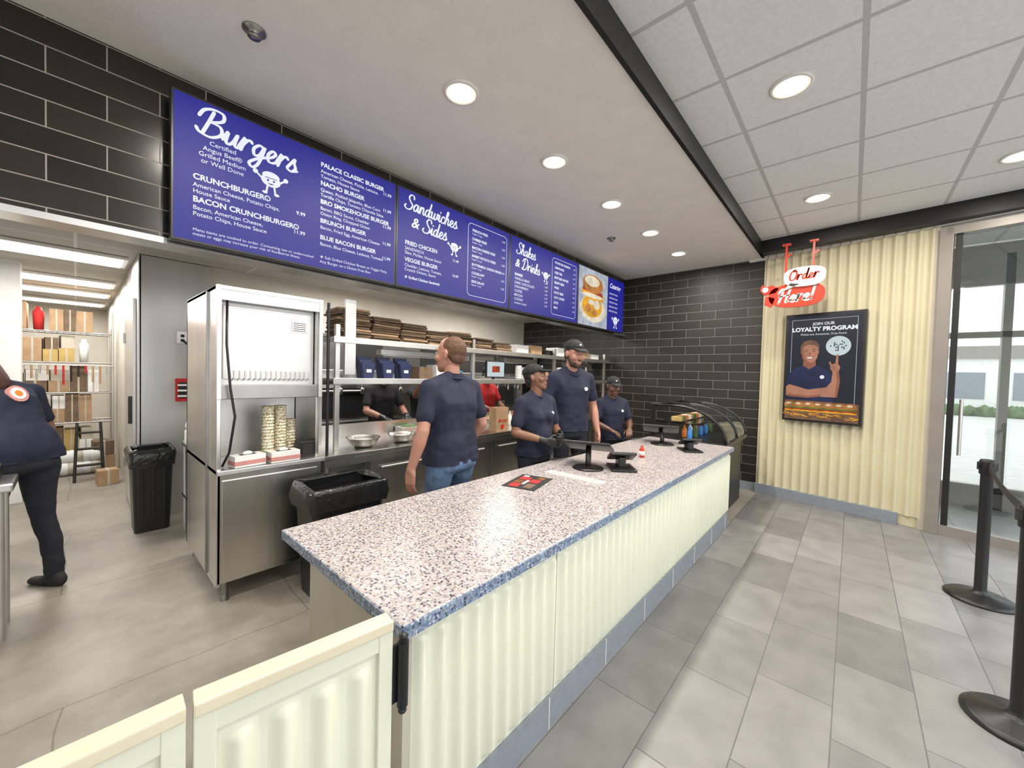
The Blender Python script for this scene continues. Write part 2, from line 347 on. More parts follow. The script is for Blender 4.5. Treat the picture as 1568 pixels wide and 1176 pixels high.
def corr(b,p0,d,nrm,L,z0,z1,m,period=.1,amp=.018,fade=.03,ends=True):
    d=Vector(d).normalized(); nrm=Vector(nrm).normalized(); p0=Vector(p0)
    per=10; N=int(round(L/period))*per
    lv=[(z0,0),(z0+fade*.5,0),(z0+fade,.7),(z0+fade*1.6,1),(z1-fade*1.6,1),(z1-fade,.7),(z1-fade*.5,0),(z1,0)] if ends else [(z0,1),(z1,1)]
    V=[];F=[]
    for z,k in lv:
        for i in range(N+1):
            t=i/N; ph=(i%per)/per
            h=.5+.5*math.cos(2*math.pi*(ph-.5)); h=h**1.25
            q=p0+d*(L*t)+nrm*(amp*h*k); V.append((q.x,q.y,z))
    n=N+1
    for j in range(len(lv)-1):
        for i in range(N): F.append([j*n+i,j*n+i+1,(j+1)*n+i+1,(j+1)*n+i])
    b.add(V,F,m,True)

ZC=3.43; ZT=3.59
# ---------------------------------------------------------------- room shell
b=B('floor'); b.bx(-3,9.5,-3.3,1.0,-.1,0,'ftile'); b.bx(-3,9.5,1.0,12.5,-.1,0,'conc'); b.finish()
b=B('ceiling'); b.bx(-3,6.75,1.03,3.35,ZC,ZC+.14,'soffit'); b.finish()
b=B('ceiling'); b.bx(-3,9.5,-3.3,1.03,ZT,ZT+.1,'ceilt'); b.finish()
b=B('ceiling'); b.bx(-3,6.8,3.35,12.5,2.79,2.88,'kceil'); b.finish()
b=B('trim_ceiling_edge')
b.bx(-3,6.6,1.02,1.05,ZC-.015,ZT,'blackmet')
X=Matrix.Translation((6.42,1.04,0))@Matrix.Rotation(rad(-5),4,'Z')
b.box((0,-2.2,(ZC+ZT)/2+.005),(.16,4.4,ZT-ZC-.01+.05),'blackmet',X=X); b.finish()
b=B('wall_menu'); b.bx(-3,6.7,3.19,3.35,2.42,ZC,'tileX'); b.bx(-3,6.7,3.175,3.365,2.39,2.425,'steel'); b.finish()
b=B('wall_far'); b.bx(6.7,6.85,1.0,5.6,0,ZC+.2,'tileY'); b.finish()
b=B('wall_kitchen'); b.bx(.45,6.8,5.6,5.75,0,2.8,'kwall'); b.bx(.44,1.03,5.57,5.6,.0,2.78,'steel_p'); b.finish()
b=B('wall_corridor'); b.bx(.45,.6,5.75,12.4,0,2.8,'kwall'); b.bx(.43,.45,5.57,6.9,0,2.78,'steel_p'); b.finish()
b=B('door_cooler'); b.bx(.40,.428,5.75,6.75,.05,2.35,'steel_p',.006); b.bx(.37,.40,5.82,5.86,1.0,1.3,'black',.005)
for z in (.4,1.9): b.bx(.385,.40,6.6,6.72,z,z+.12,'steel_d',.004)
b.finish()
b=B('wall_storage'); b.bx(-3,.5,12.3,12.5,0,2.8,'kwall'); b.finish()
b=B('wall_left'); b.bx(-3,-.42,7.2,7.4,0,2.8,'white'); b.finish()
b=B('wall_rear'); b.bx(-3.15,-3,-3.3,12.5,0,ZT,'white'); b.finish()
wd=Vector((-.173,-.985,0)); wn=Vector((-.985,.173,0)); wo=Vector((6.66,1.02,0)); WL=1.72
b=B('wall_yellow')
corr(b,wo,wd,wn,WL,.12,ZC+.03,'yellow',.1,.034,.02,False)
Xw=frame(wo,wd,(0,0,1))
b.M=Xw; b.box((WL/2,1.75,-.08),(WL,3.5,.14),'yellow'); b.box((WL-.03,1.7,.0),(.06,3.4,.06),'beige'); b.M=Matrix()
b.finish()
b=B('baseboard_yellow',Xw); b.box((.75,.07,.02),(1.5,.14,.06),'trimgrey',.004); b.finish()
b=B('baseboard_far'); b.bx(6.67,6.7,1.02,5.5,0,.12,'trimgrey'); b.finish()
b=B('trim_soffit',Xw); b.box((1.2,3.45,-.05),(2.8,.10,.16),'soffit'); b.finish()
Xg=frame(wo+wd*WL,wd,(0,0,1))
b=B('door_entry',Xg)
b.box((.05,1.68,0),(.10,3.36,.14),'mullion',.004); b.box((1.15,1.68,0),(.09,3.36,.14),'mullion',.004); b.box((.6,3.32,0),(1.1,.08,.14),'mullion'); b.box((.6,.05,0),(1.1,.12,.12),'mullion')
b.box((2.4,1.68,0),(.09,3.36,.14),'mullion'); b.box((1.8,3.32,0),(1.3,.08,.14),'mullion'); b.box((1.8,.05,0),(1.3,.12,.12),'mullion')
b.box((.14,1.7,0),(.05,3.2,.07),'black'); b.box((1.07,1.7,0),(.05,3.2,.07),'black')
b.box((.6,1.7,0),(.9,3.2,.012),'glasst'); b.box((1.8,1.7,0),(1.2,3.2,.012),'glasst')
b.cyl((.22,.9,.09),(.22,1.5,.09),.015,'steel'); 
b.finish()
b=B('window_vestibule')
for y in (-.62,-.95,-1.5,-2.2,-3.0): b.bx(8.1,8.2,y-.04,y+.04,0,3.4,'mullion')
b.bx(8.1,8.2,-3.2,1.0,0,.3,'mullion'); b.bx(8.1,8.2,-3.2,1.0,3.0,3.55,'mullion'); b.bx(8.12,8.2,-.15,1.2,0,3.5,'white'); b.bx(8.1,8.2,-3.2,1.0,2.3,2.38,'mullion')
b.bx(6.9,8.2,.9,1.0,0,3.5,'mullion'); b.finish()
b=B('window_front')
for x in (-3,-1,1,3,5,7,9): b.bx(x-.05,x+.05,-3.32,-3.2,0,ZT,'mullion')
b.bx(-3,9.5,-3.32,-3.2,0,.12,'mullion'); b.bx(-3,9.5,-3.32,-3.2,ZT-.15,ZT,'mullion'); b.finish()
b=B('ground_outside'); b.bx(-30,60,-40,-3.32,-.15,-.05,'asphalt'); b.bx(9.5,60,-3.32,20,-.15,-.05,'asphalt'); b.finish()
b=B('hedge')
for i in range(260):
    b.ell((33.0+random.random()*.5,-29+i*.16,.05+random.random()*.25),(.30,.22,.28+random.random()*.12),'green',8)
b.finish()
b=B('building_outside'); b.bx(34,40,-30,14,0,3.6,'white'); b.bx(33.8,34,-30,14,3.2,3.9,'mullion')
for i in range(16): b.bx(33.95,34.0,-29+i*2.6,-27.4+i*2.6,.9,2.4,'trimgrey')
b.finish()
# ---------------------------------------------------------------- counter
CX0,CX1,CY0,CY1,CZ=.64,4.89,.97,1.98,.89
b=B('service_counter')
b.bx(CX0,CX1,CY0+.004,CY1,CZ-.045,CZ,'terr',.006)
b.bx(CX0-.002,CX1,CY0-.002,CY0+.006,CZ-.043,CZ-.003,'terrb'); b.bx(CX0-.003,CX0+.004,CY0,CY1,CZ-.043,CZ-.003,'terrb')
b.bx(CX0+.06,CX1-.04,CY0+.055,CY1-.3,.0,CZ-.045,'beige')
b.bx(CX0+.05,CX1-.03,CY0+.03,CY0+.06,.0,.15,'trimgrey')
js=[CX0+.045,1.50,2.57,3.62,CX1-.03]
for i in range(4):
    x0,x1=js[i]+.006,js[i+1]-.006
    corr(b,(x0,CY0+.045,0),(1,0,0),(0,-1,0),x1-x0,.15,CZ-.05,'cream',.083,.030,.03)
    b.bx(x0,x1,CY0+.046,CY0+.06,.15,CZ-.045,'cream')
b.bx(CX0+.03,CX0+.06,CY0+.04,CY1-.25,0,CZ-.045,'beige')
for i in range(8): b.bx(.9+i*.55,.904+i*.55,CY0+.027,CY0+.03,.0,.15,'white')
b.finish()
def gate(p0,p1):
    p0=Vector(p0+(0,));p1=Vector(p1+(0,)); d=(p1-p0); L=d.length
    X=frame(p0,d,(0,0,1))
    b=B('swing_gate',X); s=1 if X.to_3x3().col[2].y<0 else -1
    z1=.93
    b.box((L/2,z1-.012,0),(L,.03,.055),'caprail',.004)
    b.box((L/2,z1-.05,0),(L,.05,.04),'cream'); b.box((.02,.46,0),(.04,.92,.045),'cream',.003); b.box((L-.02,.46,0),(.04,.92,.045),'cream',.003)
    b.box((L/2,.1,0),(L,.05,.04),'cream')
    b.box((L/2,.48,0),(L-.04,.8,.014),'cream')
    b.M=Matrix()
    n=X.to_3x3().col[2]*s
    corr(b,p0+d.normalized()*.04+n*.006,d,n,L-.08,.12,z1-.08,'cream',.083,.024,.03)
    ob=b.finish(); return ob
gate((.165,1.04),(.605,.985)); gate((-.30,1.06),(.152,1.046))
b=B('gate_hinge'); b.cyl((.632,.955,.66),(.632,.955,.87),.012,'black'); b.cyl((.632,.955,.67),(.632,.955,.86),.016,'blackmet'); b.bx(.60,.63,.965,.975,.68,.85,'black')
for z in (.655,.875): b.ell((.632,.955,z),(.013,.013,.01),'black')
b.finish()
# ---------------------------------------------------------------- menu boards
MX=frame((.37,3.06,2.40),(1,0,0),(0,0,1))
W,Hh=1.5,.89
def board(i):
    X=MX@Matrix.Translation((i*W,0,0)); b=B('menu_board',X)
    b.box((W/2,Hh/2,-.03),(W-.004,Hh,.06),'black',.004); b.box((W/2,Hh/2+.03,-.094),(W-.4,.4,.068),'blackmet')
    return b
def img(b,m,x0=.015,x1=W-.015,y0=.015,y1=Hh-.015,z=.0015): b.poly([(x0,y0),(x1,y0),(x1,y1),(x0,y1)],m,0,z)
def U(b,t,u,v,s,bold=0,shear=0,al='LEFT',m='menuw'): b.text(t,u*W,v*Hh,s,m,al,shear,bold,.003)
def mascot(b,u,v,k):
    x,y=u*W,v*Hh
    b.disc((x,y),.05*k,'menuw',0,20,.035*k,z=.003); b.disc((x,y+.025*k),.045*k,'menuw',0,16,.025*k,z=.0031)
    b.disc((x-.015*k,y),.006*k,'menu',0,10,z=.0035); b.disc((x+.015*k,y),.006*k,'menu',0,10,z=.0035)
    b.poly([(x-.03*k,y+.012*k),(x+.03*k,y+.012*k),(x+.03*k,y+.016*k),(x-.03*k,y+.016*k)],'menu',0,.0035)
    b.poly([(x-.02*k,y-.016*k),(x+.02*k,y-.016*k),(x,y-.024*k)],'menu',0,.0035)
    for sgn in (-1,1):
        b.poly([(x+sgn*.045*k,y-.005*k),(x+sgn*.075*k,y+.02*k),(x+sgn*.07*k,y+.028*k),(x+sgn*.04*k,y+.005*k)],'menuw',0,.003)
        b.disc((x+sgn*.077*k,y+.028*k),.013*k,'menuw',0,12,z=.003)
        b.poly([(x+sgn*.012*k,y-.03*k),(x+sgn*.022*k,y-.03*k),(x+sgn*.028*k,y-.07*k),(x+sgn*.018*k,y-.07*k)],'menuw',0,.003)
        b.disc((x+sgn*.03*k,y-.072*k),.014*k,'menuw',0,12,.008*k,z=.003)
def script(b,t,u,v,s,rot=.0): b.cursive(t,u*W,v*Hh,s,'menuw',.003,rot)
def outline(b,x0,y0,x1,y1,r=.05,th=.005):
    n=6;P=[]
    for cx,cy,a0 in ((x1-r,y1-r,0),(x0+r,y1-r,90),(x0+r,y0+r,180),(x1-r,y0+r,270)):
        for i in range(n+1): a=rad(a0+90*i/n); P.append((cx+r*math.cos(a),cy+r*math.sin(a),cx+(r-th)*math.cos(a),cy+(r-th)*math.sin(a)))
    N=len(P); V=[(p[0],p[1],.003) for p in P]+[(p[2],p[3],.003) for p in P]
    b.add(V,[[i,(i+1)%N,N+(i+1)%N,N+i] for i in range(N)],'menuw')
b=board(0); img(b,'menu')
script(b,'Burgers',.09,.765,.165,-.06)
for i,t in enumerate(['Certified','Angus Beef®','Grilled Medium','or Well Done']): U(b,t,.17,.70-.045*i,.039,al='CENTER')
mascot(b,.35,.60,1.2)
def item(b,u,v,t,desc,price,up,s=.05,ds=.038):
    U(b,t,u,v,s,.0014)
    for i,dd in enumerate(desc): U(b,dd,u,v-.052-.043*i,ds,.0002)
    if price: U(b,price,up,v-.035,.036,.0006,al='RIGHT')
item(b,.07,.44,'CRUNCHBURGER®',['American Cheese, Potato Chips,',"House Sauce"],'9.99',.50,.048,.036)
item(b,.07,.285,'BACON CRUNCHBURGER®',['Bacon, American Cheese,','Potato Chips, House Sauce'],'11.99',.50,.048,.036)
for j,(t,d) in enumerate([('PALACE CLASSIC BURGER',['American Cheese, Pickle, Lettuce,','Tomato, House Sauce']),('NACHO BURGER',['Queso, Pickled Jalapeño, Blue Corn','Tortilla Chips, Tomato Chipotle Salsa']),('BRO SMOKEHOUSE BURGER',['Bacon, BBQ Sauce, Cheddar','Onion Ring, Chopped Onion']),('BRUNCH BURGER',['Bacon, Fried Egg, American Cheese']),('BLUE BACON BURGER',['Bacon, Blue Cheese, Lettuce, Tomato'])]):
    item(b,.57,[.87,.715,.56,.40,.26][j],t,d,'11.99',.965,.045,.034)
U(b,'Menu items are cooked to order. Consuming raw or undercooked',.07,.085,.026); U(b,'meats or eggs may increase your risk of foodborne illness.',.07,.055,.026)
U(b,'★ Sub Grilled Chicken Breast or Veggie Patty',.57,.10,.03); U(b,'Any Burger on a Gluten Free Bun',.57,.06,.03)
b.finish()
b=board(1); img(b,'menu')
script(b,'Sandwiches',.06,.80,.13,-.03); b.text('&',.10*W,.63*Hh,.13,'menuw','LEFT',.25,.002,.003); script(b,'Sides',.19,.62,.13,-.03); mascot(b,.44,.56,1.0)
item(b,.06,.44,'FRIED CHICKEN',['SANDWICH','Slaw, Pickles, House Sauce'],'11.49',.48)
item(b,.06,.27,'VEGGIE BURGER',['Cheddar, Lettuce, Tomato,','Crunch Onions, Sauce'],'10.49',.48)
U(b,'★ Grilled Chicken Sandwich',.06,.10,.034,.001)
outline(b,.56*W,.07*Hh,.96*W,.92*Hh)
for j,t in enumerate(['FRENCH FRIES','CHEESE FRIES','BACON CHEESE FRIES','SWEET POTATO FRIES','BUTTERMILK ONION RINGS','COLESLAW','SIDE SALAD']):
    U(b,t,.60,.83-.1*j,.036,.001); U(b,'3.99',.94,.83-.1*j,.032,al='RIGHT'); U(b,'Regular / Large',.60,.795-.1*j,.024)
b.finish()
b=board(2); img(b,'menu')
script(b,'Shakes',.08,.78,.13,-.03); b.text('&',.06*W,.60*Hh,.13,'menuw','LEFT',.25,.002,.003); script(b,'Drinks',.15,.59,.13,-.03); mascot(b,.47,.6,1.0)
for j,t in enumerate(['SHAKES','VANILLA BEAN','DARK CHOCOLATE','STRAWBERRY','COFFEE','MOCHA','COOKIE']): U(b,t,.06,.48-.055*j,.042,.0014 if j==0 else .0003); U(b,'6.49',.5,.48-.055*j,.034,al='RIGHT')
U(b,'WHIPPED CREAM',.06,.1,.03)
outline(b,.56*W,.07*Hh,.96*W,.92*Hh)
for j,t in enumerate(['FOUNTAIN DRINKS','LEMONADE','ICED TEA','BOTTLED WATER','DRAFT BEER','WINE','ROOT BEER','HOT COFFEE','JUICE','MILK']): U(b,t,.60,.84-.075*j,.042,.001); U(b,'2.99',.94,.84-.075*j,.032,al='RIGHT')
b.finish()
b=board(3); img(b,'scr_bg',.015,.9)
b.disc((.45,.28),.40,'scr_w',0,32,.20,z=.002)
b.disc((.42,.32),.30,'scr_y',0,32,.17,z=.0025); b.disc((.55,.36),.10,'scr_w',0,20,.07,z=.003); b.disc((.30,.28),.08,'scr_b',0,20,.06,z=.003); b.disc((.50,.22),.08,'scr_b',0,20,.05,z=.003); b.disc((.38,.38),.09,'scr_w',0,20,.04,z=.003)
b.poly([(.1,.47),(.75,.42),(.78,.52),(.1,.56)],'scr_y',0,.0032); b.poly([(.12,.54),(.74,.50),(.72,.56),(.14,.60)],'scr_red',0,.0033)
b.disc((.43,.66),.31,'scr_b',0,32,.14,z=.0035); b.disc((.40,.70),.22,'scr_w',0,32,.08,z=.004); b.disc((.42,.48),.32,'scr_w',0,32,.035,z=.0034)
img(b,'menu',.9,W-.015); b.text('Catering',.64*W,.8*Hh,.11,'menuw','LEFT',.3,.002,.003)
for j in range(5): U(b,'BREAKFAST MENU',.64,.68-.08*j,.036)
mascot(b,.8,.2,1.5); b.finish()
# ---------------------------------------------------------------- loyalty poster display
def wl(y): return (1.02-y)/.985
u0,u1=wl(.70),wl(-.12)
b=B('poster_display',frame(wo+wd*u0+wn*.05+Vector((0,0,1.11)),wd,(0,0,1)))
w,h=u1-u0,1.44
b.box((w/2,h/2,.02),(w,h,.07),'black',.006)
z=.057
b.poly([(.03,.03),(w-.03,.03),(w-.03,h-.03),(.03,h-.03)],'scr_navy',0,z)
for (x0,y0,x1,y1) in ((.075,.25,.079,h-.08),(w-.08,.25,w-.076,h-.08),(.075,h-.084,w-.075,h-.08)): b.poly([(x0,y0),(x1,y0),(x1,y1),(x0,y1)],'scr_pale',0,z+.001)
b.text('JOIN OUR',w/2,h-.16,.05,'menuw','CENTER',0,.001,z+.001)
b.text('LOYALTY PROGRAM',w/2,h-.235,.073,'menuw','CENTER',0,.003,z+.001)
b.text('Points are Awesome. Free Food.',w/2,h-.29,.036,'menuw','CENTER',0,0,z+.001)
b.disc((.575,1.00),.125,'scr_pale',0,28,z=z+.001)
for i in range(9):
    for j in range(9):
        if random.random()<.5 and (i-4)**2+(j-4)**2<17: b.poly([(.491+i*.019,.916+j*.019),(.506+i*.019,.916+j*.019),(.506+i*.019,.931+j*.019),(.491+i*.019,.931+j*.019)],'scr_navy',0,z+.002)
def PT(p): return (min(w-.035,max(.035,.285+(p[0]-.30)*1.08)),.925+(p[1]-.87)*1.1)
def pp(pts,m,dz): b.poly([PT(p) for p in pts],m,0,z+dz)
def pd(c,r,m,dz,ry=None,seg=20): ry=ry or r; b.poly([PT((c[0]+r*math.cos(2*math.pi*i/seg),c[1]+ry*math.sin(2*math.pi*i/seg))) for i in range(seg)],m,0,z+dz)
pp([(.07,.28),(.065,.50),(.09,.60),(.15,.675),(.23,.71),(.38,.71),(.46,.67),(.53,.58),(.55,.28)],'scr_shirt',.002)
pp([(.235,.71),(.30,.665),(.365,.71),(.36,.79),(.24,.79)],'scr_skin2',.003)
pp([(.218,.86),(.225,.80),(.25,.765),(.285,.745),(.315,.745),(.35,.765),(.375,.80),(.382,.86),(.38,.93),(.35,.97),(.25,.97),(.22,.93)],'scr_skin',.004)
pp([(.218,.86),(.225,.80),(.25,.765),(.285,.745),(.30,.745),(.262,.78),(.242,.84),(.238,.92),(.22,.93)],'scr_skin2',.0045)
pp([(.208,.87),(.205,.95),(.235,1.0),(.30,1.02),(.365,1.0),(.393,.95),(.390,.87),(.378,.93),(.345,.955),(.28,.962),(.232,.93)],'scr_hair',.005)
for sx in (-.037,.037):
    pd((.30+sx,.882),.013,'scr_skin2',.005,.007,12); pd((.30+sx,.882),.007,'scr_navy',.0052,.004,10); pp([(.30+sx-.022,.898),(.30+sx+.022,.898),(.30+sx+.018,.906),(.30+sx-.018,.906)],'scr_hair',.005)
    pd((.30+sx*2.25,.87),.010,'scr_skin2',.0035,.022,10)
pp([(.268,.812),(.332,.812),(.318,.797),(.282,.797)],'menuw',.005)
pp([(.262,.818),(.338,.818),(.332,.812),(.268,.812)],'scr_red',.0051)
pp([(.286,.838),(.314,.838),(.306,.870),(.298,.870)],'scr_skin2',.005)
pp([(.07,.34),(.065,.45),(.10,.48),(.30,.42),(.50,.46),(.52,.36),(.30,.32),(.10,.33)],'scr_skin',.004)
pp([(.07,.34),(.10,.36),(.30,.345),(.52,.385),(.52,.36),(.30,.32),(.10,.33)],'scr_skin2',.0042)
pp([(.42,.34),(.58,.34),(.60,.52),(.585,.66),(.53,.66),(.52,.52),(.45,.42)],'scr_skin',.005)
pp([(.56,.34),(.58,.34),(.60,.52),(.585,.66),(.565,.66),(.57,.52)],'scr_skin2',.0052)
pd((.55,.685),.046,'scr_skin',.006,.050); pp([(.548,.71),(.578,.71),(.574,.84),(.558,.845)],'scr_skin',.006); pp([(.505,.70),(.52,.72),(.50,.76),(.488,.75)],'scr_skin',.006)
for q in range(3): pp([(.507,.665+q*.017),(.545,.667+q*.017),(.545,.671+q*.017),(.507,.669+q*.017)],'scr_skin2',.007)
pd((.43,.575),.022,'menuw',.004)
b.poly([(.03,.03),(w-.03,.03),(w-.03,.27),(.03,.29)],'scr_hair',0,z+.0062)
for i in range(7):
    x=.085+i*.107; zz=z+.0075+i*.0003
    b.disc((x,.225),.062,'scr_b',0,16,.045,z=zz); b.disc((x-.01,.24),.03,'scr_w',0,10,.012,z=zz+.0002)
    b.poly([(x-.06,.18),(x+.06,.175),(x+.055,.195),(x-.055,.20)],'scr_green',0,zz+.0004); b.poly([(x-.055,.155),(x+.06,.15),(x+.06,.177),(x-.055,.182)],'scr_red',0,zz+.0005)
    b.poly([(x-.05,.14),(x+.055,.135),(x+.06,.155),(x-.055,.16)],'scr_y',0,zz+.0006)
    for j in range(5): a=random.uniform(-.6,.6); px,py=x+random.uniform(-.05,.05),random.uniform(.06,.12); b.poly([(px-.03,py-.02*a),(px+.03,py+.02*a),(px+.03,py+.012+.02*a),(px-.03,py+.012-.02*a)],'scr_y' if j%2 else 'scr_b',0,z+.011+j*.0003)
b.finish()
# ---------------------------------------------------------------- hanging order sign
b=B('hanging_order_sign',frame((6.08,.94,2.60),(0,-1,0),(0,0,1)))
def blob(cx,cy,rx,ry,p=2.6,n=36,wob=0.0):
    P=[]
    for i in range(n):
        a=2*math.pi*i/n; c,s_=math.cos(a),math.sin(a)
        P.append((cx+rx*(abs(c)**(2/p))*(1 if c>0 else -1)*(1+wob*math.sin(3*a)),cy+ry*(abs(s_)**(2/p))*(1 if s_>0 else -1)*(1+wob*math.cos(4*a))))
    return P
b.poly(blob(.36,.14,.29,.15,2.6,wob=.01),'signred',.03,0)
b.poly([(.14,.19),(.02,.17),(-.03,.24),(-.01,.31),(.05,.28),(.10,.30),(.18,.24)],'signred',.03,0)
b.poly([(.02,.05),(.10,.0),(.14,.12),(.04,.16)],'signred',.03,0)
b.poly(blob(.44,.36,.21,.12,3,wob=.02),'signwhite',.03,.03); b.poly([(.30,.29),(.22,.20),(.40,.27)],'signwhite',.03,.03)
b.disc((.03,.24),.035,'signwhite',.012,16,z=.03)
b.cursive('Order',.28,.32,.125,'signred',.062,.05,wid=.15); b.cursive('Here!',.17,.05,.17,'signwhite',.032,.05,wid=.16)
for x in (.24,.52):
    b.box((x,.62,0),(.022,.34,.022),'signred'); b.box((x,.80,0),(.09,.02,.05),'signred'); b.box((x+.03,.66,0),(.06,.02,.02),'signred',rot=(0,0,.6))
b.finish()
# ---------------------------------------------------------------- lights in ceilings
def lamp(x,y,z,e,r=.082,c=(1,.92,.82)):
    b=B('recessed_downlight')
    b.lathe([(r+.032,0),(r+.032,-.006),(r+.014,-.012),(r+.012,-.004),(r,.0)],(0,0,0),'white',32)
    b.lathe([(r+.013,-.002),(r+.013,-.0105),(r,-.0075),(r,-.002)],(0,0,0),'lampring',32)
    b.lathe([(r,-.003),(r*.98,-.008),(0.001,-.009)],(0,0,0),'lamp',32)
    ob=b.finish(); ob.location=(x,y,z)
    l=bpy.data.lights.new('lamp','AREA'); l.shape='DISK'; l.size=r*1.9; l.energy=e; l.color=c
    lo=bpy.data.objects.new('lamp_light',l); col.objects.link(lo); lo.parent=ob; lo.location=(0,0,-.02)
LE=17
for i in range(5): lamp(1.63+1.022*i,1.935,ZC,LE)
lamp(.6,1.935,ZC,LE)
for p in ((3.12,.375),(5.19,.346),(5.25,-.99),(3.15,-1.0),(1.0,.37),(1.0,-1.0)): lamp(p[0],p[1],ZT,LE,.09)
for i,(x,y) in enumerate(((-.25,6.15),(-.25,8.1),(-.25,9.4),(-.25,11.0),(2.6,4.5),(4.8,4.5),(-.9,3.95))):
    b=B('fluorescent_troffer'); b.box((0,0,0),(1.26,.56,.03),'white',.003); b.box((0,0,-.012),(1.18,.48,.02),'troffer')
    ob=b.finish(); ob.location=(x,y,2.77)
    l=bpy.data.lights.new('tube','AREA'); l.shape='RECTANGLE'; l.size=1.15; l.size_y=.45; l.energy=20 if i<4 else 24; l.color=(1,.95,.89)
    lo=bpy.data.objects.new('tube_light',l); col.objects.link(lo); lo.parent=ob; lo.location=(0,0,-.035)
for p in ((.63,2.44),(4.58,2.4)):
    b=B('sprinkler_head'); zc=ZC-.001; b.lathe([(.055,0),(.055,-.006),(.03,-.012),(.018,-.03),(.03,-.034),(.03,-.038),(.002,-.04)],(p[0],p[1],zc),'steel_d',20)
    for k in range(3): b.cyl((p[0]+.02*math.cos(k*2.1),p[1]+.02*math.sin(k*2.1),zc-.01),(p[0]+.02*math.cos(k*2.1),p[1]+.02*math.sin(k*2.1),zc-.036),.004,'black',seg=8)
    b.finish()
# ---------------------------------------------------------------- stainless fry station cabinet
b=B('stainless_fry_station')
x0,x1,y0,y1=.63,1.32,3.22,4.28
b.bx(x0,x0+.025,y0,y1,.12,2.2,'steel',.004)
b.bx(x1-.025,x1,y0+.05,y1,.93,2.2,'steel',.004)
b.bx(x0,x1,y1-.03,y1,.12,2.2,'steel')
b.bx(x0,x1,y0,y1,2.17,2.2,'steel',.004)
b.bx(x0,x1+.02,y0-.03,y1,.90,.935,'steel_r',.006)
b.bx(x0+.005,x1,y0,y1,.14,.90,'steel',.004)
b.bx(x0+.03,x1-.03,y0-.012,y0+.005,.18,.86,'steel',.004)
b.bx(x0+.03,x1-.03,y0+.10,y1-.03,1.50,2.12,'steel_r',.004)
b.bx(x0+.05,x1-.05,y0+.085,y0+.10,1.56,2.08,'steel_r',.003)
b.bx(x0+.03,x1-.03,y0+.5,y0+.52,.936,1.45,'steel_r')
b.bx(x0+.025,x1-.025,y0+.02,y0+.2,1.42,1.52,'steel_d',.004)
b.bx(x0+.02,x1-.02,y0+.0,y0+.03,2.10,2.17,'steel',.003)
b.bx(x0-.012,x0,y0+.25,y0+.27,.14,2.18,'steel_d')
for xx in (x0+.012,x1-.012): b.bx(xx-.014,xx+.014,y0-.005,y0+.03,1.42,2.2,'steel_r',.003)
for i in range(16): b.cyl((x0+.10+i*.033,y0+.075,1.55),(x0+.10+i*.033,y0+.02,1.57),.004,'steel_r',seg=6); b.cyl((x0+.10+i*.033,y0+.02,1.57),(x0+.10+i*.033,y0+.02,1.62),.004,'steel_r',seg=6)
b.bx(1.12,1.24,y0+.078,y0+.086,1.93,2.02,'paper')
for i in range(5): b.bx(1.13,1.22,y0+.076,y0+.078,1.94+i*.015,1.944+i*.015,'black')
for (fx,fy) in ((x0+.06,y0+.05),(x1-.06,y0+.05),(x0+.06,y1-.06),(x1-.06,y1-.06)): b.cyl((fx,fy,.04),(fx,fy,.14),.02,'steel_d'); b.cyl((fx,fy,0),(fx,fy,.045),.03,'steel_d',r1=.022)
b.tube([(.69,3.24,2.1),(.68,3.2,1.8),(.70,3.19,1.5),(.73,3.2,1.3),(.70,3.21,1.05),(.68,3.3,.945)],.008,'black')
b.finish()
def cups(x,y,z,n,r=.042,m='cup'):
    b=B('cup_stack'); P=[(r*.75,0)]
    for i in range(n): P+=[(r*.93,.02+i*.024),(r*1.06,.022+i*.024),(r*1.06,.028+i*.024),(r*.95,.031+i*.024)]
    P+=[(r*.8,.031+(n-1)*.024),(r*.5,.03+(n-1)*.024-.02)]
    b.lathe(P,(x,y,z),m,20); b.finish()
cups(.98,3.37,.936,17); cups(1.075,3.40,.936,17); cups(1.165,3.46,.936,12); cups(1.03,3.51,.936,15)
cups(4.15,3.55,1.566,8,.045,'paper'); cups(4.27,3.55,1.566,7,.045,'paper'); cups(5.15,3.55,1.566,8,.045,'paper')
def glovebox(x,y,rz,m):
    b=B('glove_box'); X=Matrix.Translation((x,y,.936+.042))@Matrix.Rotation(rz,4,'Z')
    b.box((0,0,0),(.20,.11,.08),m,.003,X=X); b.box((0,0,-.01),(.203,.113,.03),'pink',X=X); b.box((0,0,.041),(.10,.04,.003),'blackm',X=X); b.ell((0,0,.045),(.035,.015,.02),'paper',10,X=X); b.finish()
glovebox(.82,3.26,.15,'paper'); glovebox(1.05,3.245,.05,'paper')
b=B('napkin_dispenser'); b.box((1.235,3.33,1.0),(.12,.12,.128),'black',.01); b.box((1.235,3.268,1.0),(.08,.004,.08),'blackm'); b.finish()
